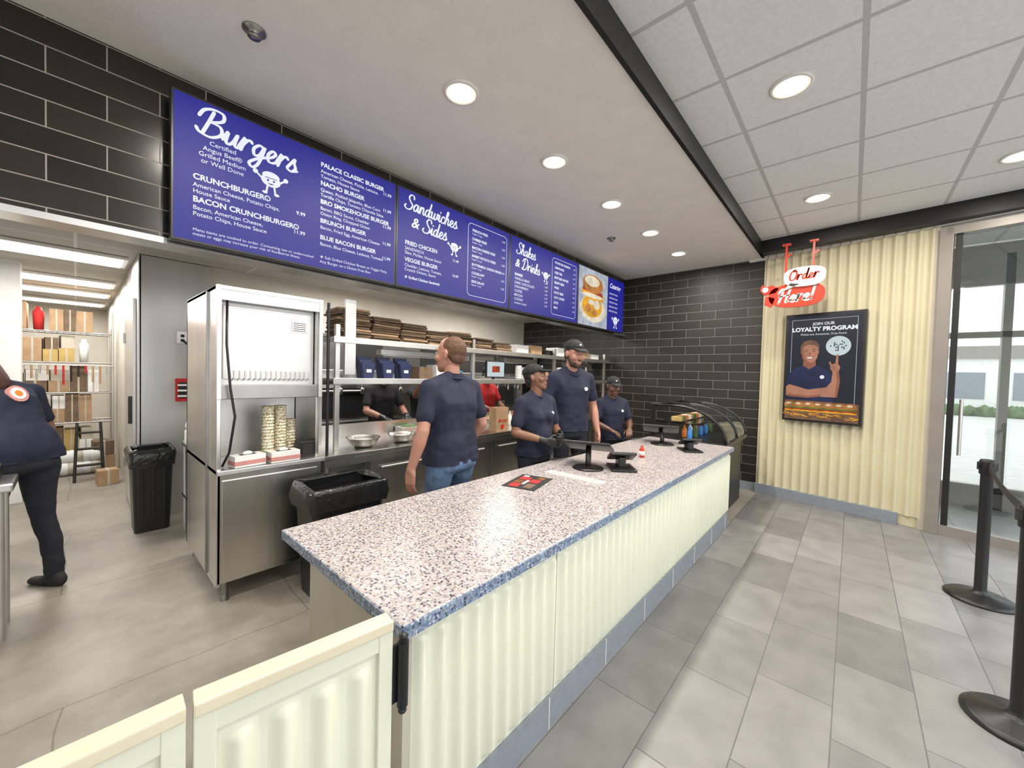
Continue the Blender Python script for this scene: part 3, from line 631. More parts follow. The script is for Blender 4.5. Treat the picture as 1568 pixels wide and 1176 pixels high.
# ---------------------------------------------------------------- prep line
b=B('prep_counter')
b.bx(1.36,6.6,3.25,4.1,.88,.92,'steel',.006); b.bx(1.36,6.6,3.25,3.262,.82,.88,'steel')
b.bx(1.75,6.6,3.32,4.05,.12,.86,'steel_d')
for i in range(6): b.bx(1.80+i*.8,2.55+i*.8,3.31,3.322,.16,.82,'steel',.003); b.cyl((1.9+i*.8,3.29,.74),(2.45+i*.8,3.29,.74),.01,'steel_r')
for x in (1.40,6.5):
    for y in (3.3,4.05): b.cyl((x,y,0),(x,y,.9),.02,'steel_r')
for x in (2.0,4.0,6.0): b.cyl((x,3.4,0),(x,3.4,.13),.025,'steel_d')
b.bx(1.4,1.75,3.3,4.05,.28,.30,'steel_r'); b.bx(1.38,6.5,4.06,4.1,.92,1.06,'steel')
b.finish()
b=B('pass_through_shelf')
for z,ya,yb in ((1.915,3.42,3.92),(1.545,3.42,3.86)):
    b.bx(1.50,6.62,ya,yb,z,z+.02,'steel',.003); b.bx(1.50,6.62,ya-.004,ya+.012,z-.03,z+.025,'steel_r',.003); b.bx(1.5,6.62,yb-.01,yb,z,z+.06,'steel_r')
for x in (1.55,3.2,4.9,6.5):
    for y in (3.47,3.84): b.bx(x-.02,x+.02,y-.02,y+.02,.921,2.05,'steel_r',.003)
b.bx(1.60,1.70,3.42,3.46,1.6,2.28,'steel_r',.003)
for x in (2.0,2.9,3.8,5.3): 
    b.bx(x,x+.7,3.5,3.6,1.80,1.86,'steel_d',.004); b.bx(x+.03,x+.67,3.51,3.59,1.795,1.80,'steel_r')
b.cyl((1.40,3.30,.92),(1.40,3.30,2.2),.012,'black'); 
b.finish()
def carton(b,x,y,z,sx,sy,sz,m,rz=0,flap=True):
    X=Matrix.Translation((x,y,z))@Matrix.Rotation(rz,4,'Z')
    b.box((0,0,sz/2),(sx,sy,sz),m,.003,X=X); b.box((0,0,sz/2),(sx*.12,sy+.003,sz+.003),'beige',X=X)
b=B('flattened_box_stacks')
for (x,n,sx) in ((1.72,12,.30),(2.04,10,.30),(2.36,9,.30),(2.68,7,.30),(3.02,8,.32),(3.38,6,.32),(3.74,5,.3)):
    for k in range(n): b.box((x+random.uniform(-.015,.015),3.62+random.uniform(-.02,.02),1.937+.012+k*.023),(sx,.3,.02),'card' if (k+int(x*3))%4==0 else 'card2',.006,rot=(random.uniform(-.02,.02),random.uniform(-.02,.02),random.uniform(-.1,.1)))
b.finish()
b=B('shelf_supplies')
for (x,m,s) in ((4.2,'paper',.2),(4.52,'card',.22),(4.85,'black',.14),(5.2,'paper',.24),(5.55,'card2',.2),(5.9,'card',.24),(6.25,'paper',.16)): b.box((x,3.64,1.937+s*.3),(.26,.24,s*.6),m,.008)
for (x,m,s) in ((2.55,'card2',.13),(2.78,'paper',.16),(3.0,'blue',.10),(4.55,'navybox',.16),(4.75,'card',.12),(5.35,'blue',.12),(5.6,'card2',.17),(5.85,'paper',.12),(6.15,'black',.15)): b.box((x,3.62,1.566+s*.5),(.17,.2,s),m,.006)
b.finish()
b=B('squeeze_bottles')
for i in range(12):
    x=2.58+i*.075 if i<6 else 3.75+(i-6)*.08
    b.lathe([(.026,0),(.028,.01),(.028,.13),(.012,.15),(.005,.20),(.002,.202)],(x,3.62,.921),['signred','card3','paper','orange'][i%4],12)
b.finish()
b=B('navy_fry_boxes')
for i,x in enumerate((1.86,2.07,2.27)):
    for k in range(3):
        P0=rrect(x,3.5+k*.05,1.567,.10,.04,.01,2); P1=rrect(x,3.5+k*.05,1.567+.15+.03*k,.15,.05,.01,2); b.loft([P0,P1],'navybox')
    b.box((x,3.475,1.64),(.05,.004,.03),'paper')
b.finish()
def bowl(x,y,r):
    b=B('mixing_bowl'); b.lathe([(r*.5,0),(r*.8,r*.25),(r,r*.6),(r*1.05,r*.62),(r*.97,r*.6),(r*.76,r*.27),(r*.45,.012)],(x,y,.921),'steel',28)
    b.ell((x,y,.921+r*.35),(r*.75,r*.75,.02),'paper',14); b.finish()
bowl(1.80,3.45,.15); bowl(2.22,3.45,.14)
b=B('food_pans')
for i in range(7):
    x=2.5+i*.36
    b.bx(x,x+.28,3.88,4.04,.921,.99,'steel_r',.004); b.ell((x+.14,3.96,.985),(.12,.07,.03),['green','orange','paper','pink','card3'][i%5],12)
b.finish()
b=B('paper_bag'); b.loft([rrect(3.55,3.345,.921,.22,.13,.005,1),rrect(3.55,3.345,1.22,.23,.13,.005,1)],'card'); 
b.M=frame((3.44,3.277,.921),(1,0,0),(0,0,1)); b.text('Burger',.03,.12,.06,'signred','LEFT',.3,.001,.003); b.disc((.11,.06),.03,'signred',0,14,z=.002); b.M=Matrix()
b.tube([(3.50,3.305,1.22),(3.50,3.305,1.30),(3.60,3.305,1.30),(3.60,3.305,1.22)],.004,'card2'); b.finish()
b=B('order_monitor'); b.box((3.62,3.50,1.70),(.34,.03,.22),'black',.006); b.box((3.62,3.483,1.70),(.31,.004,.19),'scr_pale'); b.box((3.62,3.48,1.70),(.14,.003,.08),'scr_red'); b.cyl((3.62,3.53,1.566),(3.62,3.53,1.66),.02,'black'); b.finish()
b=B('kitchen_back_line')
b.bx(1.75,6.6,5.05,5.56,.0,.92,'steel_d'); b.bx(1.75,6.6,5.02,5.56,.92,.95,'steel')
b.bx(1.9,2.9,5.08,5.55,.95,1.45,'steel',.01); b.bx(1.95,2.85,5.07,5.08,1.0,1.4,'black'); b.cyl((1.97,5.05,1.36),(2.8,5.05,1.36),.012,'steel_r')
b.bx(3.4,4.2,5.1,5.55,.95,1.30,'steel_d',.01); b.bx(4.6,5.9,5.08,5.55,.95,1.5,'steel',.01); b.bx(4.7,5.8,5.07,5.08,1.05,1.4,'blackm')
b.bx(1.75,6.6,5.1,5.56,1.56,2.15,'steel_d',.01); b.bx(1.75,6.6,5.08,5.10,1.56,1.64,'steel_r'); b.bx(1.75,6.6,5.08,5.10,2.1,2.16,'steel_r')
for i in range(8): b.bx(1.85+i*.58,2.35+i*.58,5.09,5.10,1.67,2.08,'blackm' if i%2 else 'steel_d')
for i in range(14):
    x=2.0+i*.3; b.cyl((x,5.04,1.62),(x,5.04,1.62-random.uniform(.2,.3)),.008,'steel_r',seg=6); b.ell((x,5.03,1.36),(.035,.012,.045),'steel',10)
b.cyl((1.9,5.05,1.63),(6.2,5.05,1.63),.008,'steel_r',seg=6); b.finish()
# ---------------------------------------------------------------- bins
def bin_(x,y,sx,sy,h,bag):
    b=B('trash_can')
    b.loft([rrect(x,y,0,sx*.82,sy*.82,.04),rrect(x,y,h*.9,sx*.96,sy*.96,.05),rrect(x,y,h*.9,sx,sy,.05),rrect(x,y,h,sx,sy,.05),rrect(x,y,h,sx*.93,sy*.93,.05),rrect(x,y,h*.5,sx*.88,sy*.88,.05)],'black')
    for k in range(3): b.box((x-sx*.25+k*sx*.25,y-sy*.47,h*.5),(.02,.02,h*.6),'black',.004)
    if bag:
        R=[]
        for (z,k) in ((h+.0,.86),(h+.012,1.0),(h-.02,1.06),(h-.08,1.07),(h-.15,1.05)):
            base=rrect(x,y,z,sx*k,sy*k,.05,8); R.append([ (p[0]+.02*noise.noise((p[0]*22,p[1]*22,z*14)),p[1]+.02*noise.noise((p[0]*22,p[1]*22+9,z*14)),z+.035*noise.noise((p[0]*18,p[1]*18,3))) for p in base])
        b.loft(R,'bag',False,True)
    return b.finish()
bin_(1.34,2.90,.56,.38,.80,True); bin_(.50,5.30,.32,.40,.80,True)
# ---------------------------------------------------------------- left side kitchen
b=B('prep_table'); b.bx(-1.9,-.245,3.66,3.98,.88,.93,'steel',.01); b.bx(-1.85,-.3,3.7,3.95,.25,.27,'steel_r')
for x in (-1.85,-.30):
    for y in (3.70,3.94): b.cyl((x,y,0),(x,y,.88),.02,'steel_r')
b.bx(-1.0,-.5,3.72,3.95,.93,.97,'paper',.003); b.bx(-.48,-.3,3.72,3.9,.93,1.02,'black',.01)
b.finish()
b=B('floor_drain'); b.bx(-.54,-.30,3.38,3.62,0,.006,'paper')
for i in range(5):
    for j in range(5):
        if (i+j)%2: b.bx(-.52+i*.042,-.485+i*.042,3.40+j*.042,3.43+j*.042,.006,.008,'black')
b.finish()
def rack(x0,x1,y0,y1,zs):
    b=B('wire_shelving_rack')
    for x in (x0,x1):
        for y in (y0,y1): b.cyl((x,y,0),(x,y,zs[-1]+.1),.015,'steel_r',seg=8)
    for z in zs:
        for y in (y0,y1): b.cyl((x0,y,z),(x1,y,z),.012,'steel_d',seg=6)
        for k in range(int((x1-x0)/.06)): b.cyl((x0+k*.06,y0,z),(x0+k*.06,y1,z),.004,'steel_r',seg=5)
    b.finish()
zs=(.25,.72,1.18,1.64,2.10); rack(-.85,.39,8.9,9.4,zs)
b=B('stacked_supply_boxes')
for z in zs:
    x=-.82
    while x<.15:
        wdt=random.uniform(.12,.24); hgt=random.uniform(.30,.43)
        m=random.choice(['card','card2','card','card3','card2','beige','card','paper','card2'])
        if random.random()<.22:
            for q in range(3): b.lathe([(.045,0),(.055,hgt*.7),(.03,hgt*.8),(.03,hgt*.9),(.002,hgt*.9)],(x+wdt/2,8.98+q*.12,z+.012),random.choice(['paper','steel_r','card3','red']),12)
        else:
            hh=hgt
            if random.random()<.4:
                carton(b,x+wdt/2,9.15,z+.012,wdt*.95,.4,hgt*.5,m); carton(b,x+wdt/2,9.15,z+.014+hgt*.5,wdt*.85,.36,hgt*.48,random.choice(['card','card2','beige','paper']),.08)
            else: carton(b,x+wdt/2,9.15,z+.012,wdt*.95,.4,hgt,m)
        x+=wdt
b.finish()
b=B('floor_boxes')
for (x,y,zz,s,m) in ((-.75,8.45,0,.34,'card'),(-.74,8.45,.34,.30,'card3'),(-.40,8.5,0,.30,'card2'),(-.40,8.5,.30,.26,'card'),(.27,8.6,0,.24,'card'),(.27,8.6,.24,.22,'card2'),(.28,7.6,0,.2,'card')): carton(b,x,y,zz,s,s,s,m,.1)
b.finish()
b=B('bagged_goods')
for i in range(10): b.ell((-.12+.075*(i%5),8.50+.05*(i//5),.10+.16*(i//5)),(.10,.12,.10),['paper','beige','paper'][i%3],12)
b.finish()
b=B('hanging_tools')
for i in range(16): b.cyl((-.8+i*.075,8.87,1.60),(-.8+i*.075,8.87,1.60-random.uniform(.1,.3)),.012,random.choice(['black','steel','red','card']),seg=6)
b.cyl((-.85,8.87,1.60),(.39,8.87,1.60),.008,'steel_r',seg=6); b.finish()
b=B('step_ladder')
for sx in (-.14,.14):
    b.cyl((.12+sx,7.9,0),(.12+sx*.8,8.1,.80),.016,'black'); b.cyl((.12+sx,8.3,0),(.12+sx*.8,8.1,.80),.016,'black')
for k in range(3): b.box((.12,7.95+k*.06,.22+k*.22),(.26,.1,.02),'black')
b.finish()
b=B('electrical_outlet'); b.box((.78,5.560,1.95),(.09,.012,.13),'paper',.003); b.box((.78,5.552,1.97),(.03,.006,.03),'black'); b.box((.78,5.552,1.92),(.03,.006,.03),'black')
b.tube([(.78,5.55,1.92),(.85,5.5,1.85),(.92,5.5,1.7),(.9,5.5,1.5),(1.0,5.5,1.3)],.012,'black'); b.finish()
b=B('wall_phone_rack'); b.bx(.72,.86,5.50,5.565,1.25,1.50,'red',.005); b.bx(.74,.84,5.49,5.5,1.29,1.46,'black')
for k in range(3): b.bx(.73,.85,5.485,5.49,1.30+k*.06,1.32+k*.06,'paper')
b.finish()
b=B('utility_cart'); b.bx(.70,1.5,4.7,5.0,.85,.88,'steel'); b.bx(.70,1.5,4.7,5.0,.35,.38,'steel'); b.box((.82,4.85,.945),(.22,.22,.13),'paper',.02); b.box((1.1,4.85,.955),(.2,.2,.15),'card2',.02); b.ell((.80,4.85,1.06),(.10,.08,.08),'paper',12)
for x in (.72,1.47):
    for y in (4.73,4.97): b.cyl((x,y,0.0),(x,y,.9),.015,'steel_r')
b.finish()
# ---------------------------------------------------------------- things on counter
def pos(x,y,rz,sc=1):
    X=Matrix.Translation((x,y,CZ))@Matrix.Rotation(rz,4,'Z')@Matrix.Scale(sc,4)
    b=B('card_payment_terminal',X)
    b.box((0,0,.008),(.16,.20,.016),'black',.005); b.box((0,.02,.045),(.05,.10,.07),'black',.01)
    b.box((0,0,.085),(.17,.13,.02),'black',.006,rot=(-.45,0,0)); b.box((0,-.005,.0975),(.14,.10,.003),'scr_grey',rot=(-.45,0,0))
    b.finish()
pos(2.97,1.40,-.9,1.25); pos(4.25,1.25,-.9,1.15)
def arm(x,y,rz):
    X=Matrix.Translation((x,y,CZ))@Matrix.Rotation(rz,4,'Z')@Matrix.Scale(1.15,4); b=B('tablet_register',X)
    b.lathe([(.11,0),(.11,.008),(.09,.014),(.02,.018)],(0,0,0),'black',24)
    b.tube([(0,0,.01),(0,0,.06),(.01,-.06,.10),(.02,-.10,.13)],.02,'blackmet')
    b.box((.02,-.11,.14),(.34,.24,.022),'black',.006,rot=(.35,0,0)); b.box((.02,-.106,.152),(.31,.21,.003),'scr_grey',rot=(.35,0,0))
    b.tube([(.02,-.1,.10),(.12,-.2,.05),(.22,-.22,.012),(.3,-.1,.01)],.006,'black'); b.finish()
arm(2.78,1.60,1.9); arm(4.42,1.60,1.9)
b=B('flyer_menu'); X=Matrix.Translation((2.10,1.68,CZ))@Matrix.Rotation(.25,4,'Z'); b.M=X
b.box((0,0,.002),(.34,.24,.003),'blackm')
for (x,y,a,c,m) in ((-.11,.05,.08,.07,'red'),(-.02,.06,.07,.06,'scr_b'),(.07,.05,.07,.08,'red'),(-.09,-.05,.10,.06,'card2'),(.03,-.04,.08,.07,'red'),(.12,-.05,.05,.05,'scr_b'),(-.02,.01,.1,.02,'paper'),(.13,.07,.03,.04,'paper')): b.box((x,y,.0042),(a,c,.001),m)
b.finish()
b=B('paper_strip'); b.box((2.46,1.53,CZ+.002),(.09,.47,.003),'paper',rot=(0,0,.04)); b.box((2.455,1.53,CZ+.004),(.03,.40,.001),'beige',rot=(0,0,.04)); b.finish()
b=B('sauce_bottle'); b.lathe([(.022,0),(.025,.01),(.025,.07),(.012,.09),(.012,.11),(.002,.112)],(3.55,1.47,CZ),'signred',16); b.lathe([(.0255,.02),(.0255,.06)],(3.55,1.47,CZ),'paper',16); b.finish()
b=B('curved_glass_display_case')
b.bx(4.96,6.1,1.12,1.95,0,.86,'black',.01)
for x in (4.98,5.54,6.08):
    arc=[(x,1.95,1.30)]+[(x,1.65-.58*math.sin(a),.90+.40*math.cos(a)) for a in [math.pi/2*i/10 for i in range(11)]]
    b.tube(arc,.017,'black',8)
b.tube([(4.98,1.65,1.30),(6.08,1.65,1.30)],.012,'black'); b.tube([(4.98,1.07,.90),(6.08,1.07,.90)],.014,'black'); b.tube([(4.98,1.95,1.30),(6.08,1.95,1.30)],.014,'black')
b.bx(4.96,6.1,1.06,1.96,.855,.89,'black',.006)
V=[];F=[]
for i in range(11):
    a=math.pi/2*i/10
    for x in (4.98,6.08): V.append((x,1.65-.58*math.sin(a),.90+.40*math.cos(a)))
for i in range(10): F.append([2*i,2*i+1,2*i+3,2*i+2])
b.add(V,F,'glassc',True)
b.bx(5.0,6.06,1.35,1.9,1.08,1.088,'glassc'); b.bx(4.97,4.985,1.90,1.96,.9,1.3,'black')
for i in range(9):
    x=5.08+i*.115; m=['blue','orange','green','paper','blue','pink'][i%6]
    b.lathe([(.028,0),(.03,.01),(.03,.10),(.012,.13),(.012,.155),(.002,.156)],(x,1.5+.1*(i%2),.89),m,12); b.box((x,1.66,1.13),(.09,.12,.06),['card3','green','orange','paper'][i%4],.01)
b.finish()
# ---------------------------------------------------------------- stanchions
def stan(x,y):
    b=B('stanchion_post')
    b.lathe([(.195,0),(.195,.012),(.17,.028),(.06,.045),(.04,.06),(.034,.08),(.034,.98),(.036,.985)],(x,y,0),'black',36)
    b.lathe([(.036,.97),(.043,.975),(.043,1.07),(.036,1.085),(.002,1.09)],(x,y,0),'blackmet',28)
    for k in range(4):
        a=k*math.pi/2+.3; b.box((x+.045*math.cos(a),y+.045*math.sin(a),1.035),(.015,.03,.06),'black',.003,rot=(0,0,a))
    b.finish()
stan(4.63,-.80); stan(3.03,-.67)
b=B('stanchion_belt'); p0=Vector((4.575,-.797,1.035)); p1=Vector((3.09,-.672,1.03)); d=p1-p0
V=[];F=[];n=12
for i in range(n+1):
    q=p0+d*i/n; sg=-.03*math.sin(math.pi*i/n); V+=[(q.x,q.y-.001,q.z+.025+sg),(q.x,q.y-.001,q.z-.025+sg),(q.x,q.y+.001,q.z-.025+sg),(q.x,q.y+.001,q.z+.025+sg)]
for i in range(n):
    for k in range(4): F.append([4*i+k,4*i+(k+1)%4,4*i+4+(k+1)%4,4*i+4+k])
b.add(V,F,'blackm'); b.finish()

# ================================================================ PEOPLE
def sp(c,r,n=12,m=7):
    if not isinstance(r,(tuple,list)): r=(r,r,r)
    P=[(c[0],c[1],c[2]+r[2]),(c[0],c[1],c[2]-r[2])]
    for i in range(1,m):
        t=math.pi*i/m
        for j in range(n):
            a=2*math.pi*j/n; P.append((c[0]+r[0]*math.sin(t)*math.cos(a),c[1]+r[1]*math.sin(t)*math.sin(a),c[2]+r[2]*math.cos(t)))
    return P
def hull(spec):
    bm=bmesh.new()
    for c,r in spec:
        for p in sp(c,r): bm.verts.new(p)
    bmesh.ops.convex_hull(bm,input=bm.verts[:])
    bmesh.ops.delete(bm,geom=[v for v in bm.verts if not v.link_faces],context='VERTS')
    bm.verts.index_update()
    out=([v.co.copy() for v in bm.verts],[[v.index for v in f.verts] for f in bm.faces]); bm.free(); return out
def remesh(hulls,vox,it=3,fac=.5):
    V=[];F=[]
    for h in hulls:
        vs,fs=hull(h); o=len(V); V+=vs; F+=[[o+i for i in f] for f in fs]
    me=bpy.data.meshes.new('r'); me.from_pydata([tuple(v) for v in V],[],F)
    ob=bpy.data.objects.new('r',me); col.objects.link(ob)
    r=ob.modifiers.new('r','REMESH'); r.mode='VOXEL'; r.voxel_size=vox; r.adaptivity=0
    if it: s=ob.modifiers.new('s','SMOOTH'); s.factor=fac; s.iterations=it
    bpy.context.view_layer.update()
    m2=bpy.data.meshes.new_from_object(ob.evaluated_get(bpy.context.evaluated_depsgraph_get()))
    out=([v.co.copy() for v in m2.vertices],[list(p.vertices) for p in m2.polygons])
    bpy.data.objects.remove(ob); bpy.data.meshes.remove(me); bpy.data.meshes.remove(m2); return out
def handspec(w,d,n,th,curl):
    w=Vector(w); d=Vector(d).normalized(); n=Vector(n); n=(n-d*n.dot(d)).normalized(); s=d.cross(n); ts=1 if s.dot(Vector(th))>0 else -1; s=s*ts
    H=[[(w-d*.02,.026),(w+d*.03+s*.026,.017),(w+d*.03-s*.026,.016)],
       [(w+d*.03+s*.026,.017),(w+d*.03-s*.024,.016),(w+d*.088+s*.030,.0125),(w+d*.084-s*.030,.0115),(w+d*.09,.013)]]
    for k,(off,L) in enumerate(((.031,.076),(.0105,.088),(-.010,.081),(-.030,.062))):
        p=w+d*(.088-.004*abs(k-1))+s*off; a=curl*.5; sp_=s*(.09*(1.5-k)/1.5)
        for j,fr in enumerate((.45,.31,.24)):
            q=p+(d*math.cos(a)+n*math.sin(a)+sp_*.6).normalized()*L*fr
            H.append([(p,.0095-.001*j),(q,.0088-.001*j)]); p=q; a+=curl
    p=w+d*.022+s*.026; q=p+(d*.55+s*.65+n*.35).normalized()*.045; r=q+(d*.8+s*.2+n*.45).normalized()*.032
    H+=[[(p,.015),(q,.0115)],[(q,.0115),(r,.0085)]]
    return H
def person(name,loc,yaw,H,shirt='navy',pants='dpants',skin='skinL',hair='hairbr',hstyle='short',cap=None,beard=None,w=1.0,belly=0,bust=False,lean=0,hyaw=0,hpitch=0,arms=None,glove=None,collar=False,stance=(0,0),logo=None,hem=.90,tilt=0,bun=False,backlogo=None):
    k=H/1.75; b=B(name,Matrix.Translation((loc[0],loc[1],0))@Matrix.Rotation(rad(yaw),4,'Z')@Matrix.Scale(k,4))
    def bend(vs):
        if not lean: return vs
        out=[]
        for v in vs:
            v=Vector(v); t=min(1,max(0,(v.z-.88)/.22)); t=t*t*(3-2*t)
            R=Matrix.Rotation(rad(lean)*t,4,'Y'); q=R@(v-Vector((0,0,.95)))+Vector((0,0,.95)); out.append(q)
        return out
    def put(mesh,m,bd=True,X=None,fn=None):
        vs,fs=mesh
        if X is not None: vs=[X@Vector(v) for v in vs]
        if fn: vs=[fn(Vector(v)) for v in vs]
        if bd: vs=bend(vs)
        b.add(vs,fs,m,True)
    sh=.175*w
    T=[[((0,.085*w,1.27),(.115*w,.085*w,.10)),((0,-.085*w,1.27),(.115*w,.085*w,.10)),((-.005,.135*w,1.385),.062),((-.005,-.135*w,1.385),.062),((-.012,0,1.43),(.062,.075,.045))],
       [((0,.085*w,1.25),(.11*w,.08*w,.09)),((0,-.085*w,1.25),(.11*w,.08*w,.09)),((.0,.07*w,1.08),(.108*w,.082*w,.06)),((.0,-.07*w,1.08),(.108*w,.082*w,.06))],
       [((.0,.07*w,1.10),(.108*w,.082*w,.06)),((.0,-.07*w,1.10),(.108*w,.082*w,.06)),((-.01,.085*w,.93),(.116*w,.092*w,.06)),((-.01,-.085*w,.93),(.116*w,.092*w,.06)),((-.01,.085*w,.86),(.116*w,.092*w,.04)),((-.01,-.085*w,.86),(.116*w,.092*w,.04))]]
    for sd in (1,-1): T.append([((-.018,.035*sd,1.465),.042),((-.012,.145*w*sd,1.40),.056),((-.012,.05*sd,1.40),.06)])
    if belly: T.append([((.05+belly*.3,0,1.06),(.09+belly,.12*w,.13)),((.02,0,1.2),(.1,.12,.08)),((.03,0,.96),(.11,.13*w,.06))])
    if bust: T+= [[((.082,.065,1.26),.064)],[((.082,-.065,1.26),.064)]]
    arms=arms or {}
    A={}
    for side in (1,-1):
        a=arms.get(side) or dict(e=(-.03,.245*side*w,1.13),h=(.05,.255*side*w,.885),d=(.1,0,-1),n=(0,-side,0),t=(1,0,0),c=.35)
        A[side]=a; S0=Vector((-.008,sh*side,1.385)); E=Vector(a['e']); up=E-S0
        T.append([((-.008,sh*side*.85,1.385),.062),(S0,.060*(.5+.5*w)),(S0+up*.35,.058)]); T.append([(S0+up*.3,.058),(S0+up*.68,.060)])
    def wr(v):
        f=noise.noise(v*7)*.010+noise.noise(v*16+Vector((3,1,2)))*.006+noise.noise(Vector((v.x*10,v.y*10,v.z*26)))*.004
        q=v+Vector((v.x,v.y*.3,0)).normalized()*f*(.4+1.2*max(0,min(1,(1.35-v.z)*2)))
        if q.z<hem: q.z=hem+ (q.z-hem)*.05
        return q
    put(remesh(T,.012,5),shirt,fn=wr)
    if collar:
        for zz,rr,r2 in ((1.452,.072,.009),(1.466,.066,.008),(1.478,.062,.007)):
            pts=[Vector((-.004+rr*math.cos(t),rr*.98*math.sin(t),zz-.040*max(0,math.cos(t))+.006*abs(math.sin(t)))) for t in [2*math.pi*i/24 for i in range(24)]]
            bb=B('x'); bb.tube(pts,r2,'navy',8,True); b.add(bend(bb.v),bb.f,shirt,True)
    else:
        pts=[Vector((-.004+.062*math.cos(t),.062*math.sin(t),1.468-.034*math.cos(t))) for t in [2*math.pi*i/24 for i in range(24)]]
        bb=B('x'); bb.tube(pts,.006,'navy',8,True); b.add(bend(bb.v),bb.f,shirt,True)
    P=[[((-.01,.075*w,.93),(.100*w,.082*w,.06)),((-.01,-.075*w,.93),(.100*w,.082*w,.06)),((-.015,.08*w,.86),(.106*w,.083*w,.06)),((-.015,-.08*w,.86),(.106*w,.083*w,.06))]]
    feet=[]
    for side in (1,-1):
        st=stance[0] if side==1 else stance[1]
        hip=Vector((-.01,.085*w*side,.86)); kn=Vector((.03+st*.55,.10*side*w,.485)); an=Vector((-.02+st,.105*side*w,.09))
        P+=[[(hip,.088*w),(kn,.060)],[(kn,.060),(kn*.4+an*.6+Vector((-.02,0,.05)),.058)],[(kn*.4+an*.6+Vector((-.02,0,.05)),.058),(an,.050)]]
        feet.append(an)
    def wp(v):
        f=noise.noise(v*9)*.007+noise.noise(Vector((v.x*12,v.y*12,v.z*22)))*.004; q=v+Vector((v.x*0+1,.3,0))*f
        if q.z<.05: q.z=.05
        return q
    put(remesh(P,.012,4),pants,False,fn=wp)
    for an in feet:
        def fl(v):
            v.z=max(v.z,.002); return v
        put(remesh([[((an.x-.045,an.y,.045),(.035,.034,.045)),((an.x+.05,an.y,.04),(.05,.038,.04)),((an.x+.0,an.y,.085),.04)],[((an.x+.05,an.y,.03),(.05,.04,.032)),((an.x+.16,an.y,.024),(.04,.036,.026))]],.009,3),'blackm',False,fn=fl)
    for side in (1,-1):
        a=A[side]; S0=Vector((-.008,sh*side,1.385)); E=Vector(a['e']); Wr=Vector(a['h']); g=.33
        hs=handspec(Wr,a['d'],a['n'],a['t'],a['c'])
        armh=[[(S0+(E-S0)*.3,.047),(E,.040)],[(E,.041),(E+(Wr-E)*.3,.043)],[(E+(Wr-E)*.3,.043),(Wr,.026)]]
        if glove:
            put(remesh(armh,.008,2),skin); gv=[[(Wr-(Wr-E).normalized()*.05,.034),(Wr,.030)]]+[[(c,r*1.08) for c,r in q] for q in hs]
            put(remesh(gv,.005,1),glove)
        else: put(remesh(armh+hs,.005,2,.35),skin)
    Mh=Matrix.Translation((.0,0,1.485))@Matrix.Rotation(rad(hyaw),4,'Z')@Matrix.Rotation(rad(-hpitch),4,'Y')@Matrix.Rotation(rad(tilt),4,'X')@Matrix.Translation((.012,0,.128))@Matrix.Scale(1.10,4)
    put(remesh([[((-.016,0,1.42),(.058,.062,.03)),((-.004,0,1.52),(.057,.057,.03))],[((-.004,0,1.49),(.055,.056,.03)),((.0,0,1.56),(.052,.054,.03))]],.01,2),skin)
    hd=[[((-.012,0,.028),(.092,.074,.088))],
        [((.012,0,.01),(.074,.067,.075)),((.035,0,-.07),(.046,.048,.034)),((.060,0,-.090),(.022,.028,.021))],
        [((-.03,0,-.03),(.05,.055,.05)),((.02,0,-.06),(.05,.050,.03))],
        [((.082,0,.012),.009),((.100,0,-.022),.010)],[((.092,.010,-.027),.009),((.092,-.010,-.027),.009)],
        [((.073,.038,.030),.010),((.078,.012,.028),.010)],[((.073,-.038,.030),.010),((.078,-.012,.028),.010)],
        [((.060,.036,-.022),.026)],[((.060,-.036,-.022),.026)],
        [((.074,.0,-.058),(.018,.026,.018))],
        [((-.004,.074,.008),(.014,.007,.016)),((-.002,.075,-.018),(.010,.006,.012)),((-.012,.081,.006),(.008,.004,.018))],[((-.004,-.074,.008),(.014,.007,.016)),((-.002,-.075,-.018),(.010,.006,.012)),((-.012,-.081,.006),(.008,.004,.018))]]
    put(remesh(hd,.0055,3,.5),skin,X=Mh)
    for sy in (.030,-.030):
        for c,r,m in (((.0755,sy,.010),(.0085,.0125,.0062),'eye'),((.0825,sy,.010),(.0026,.0052,.0052),'black')): bb=B('x'); bb.ell(c,r,m,12); b.add(bend([Mh@Vector(v) for v in bb.v]),bb.f,m,True)
        put(hull([((.082,sy*.5,.029),.003),((.081,sy*1.0,.035),.0032),((.074,sy*1.5,.031),.003)]),hair,X=Mh)
    put(hull([((.088,.0,-.0525),(.0035,.012,.0028)),((.082,.020,-.054),(.003,.004,.002)),((.082,-.020,-.054),(.003,.004,.002))]),'lips',X=Mh)
    put(hull([((.087,.0,-.0605),(.0045,.012,.0038)),((.081,.018,-.058),(.003,.004,.002)),((.081,-.018,-.058),(.003,.004,.002))]),'lips',X=Mh)
    hh=[]
    if hstyle=='short': hh=[[((-.024,0,.038),(.086,.079,.085))],[((-.045,0,-.02),(.056,.066,.05))]]
    if hstyle=='balding': hh=[[((-.024,0,.035),(.087,.0775,.085))],[((-.048,0,-.02),(.052,.066,.045))],[((-.02,0,-.0),(.05,.0755,.035))]]
    if hstyle=='long': hh=[[((-.026,0,.040),(.090,.086,.092))],[((-.05,0,.0),(.07,.085,.08)),((-.08,0,-.16),(.05,.08,.08))]]
    if hh: put(remesh(hh,.008,2),hair,X=Mh)
    if bun: put(remesh([[((-.13,0,.03),(.045,.045,.045))]],.008,2),hair,X=Mh)
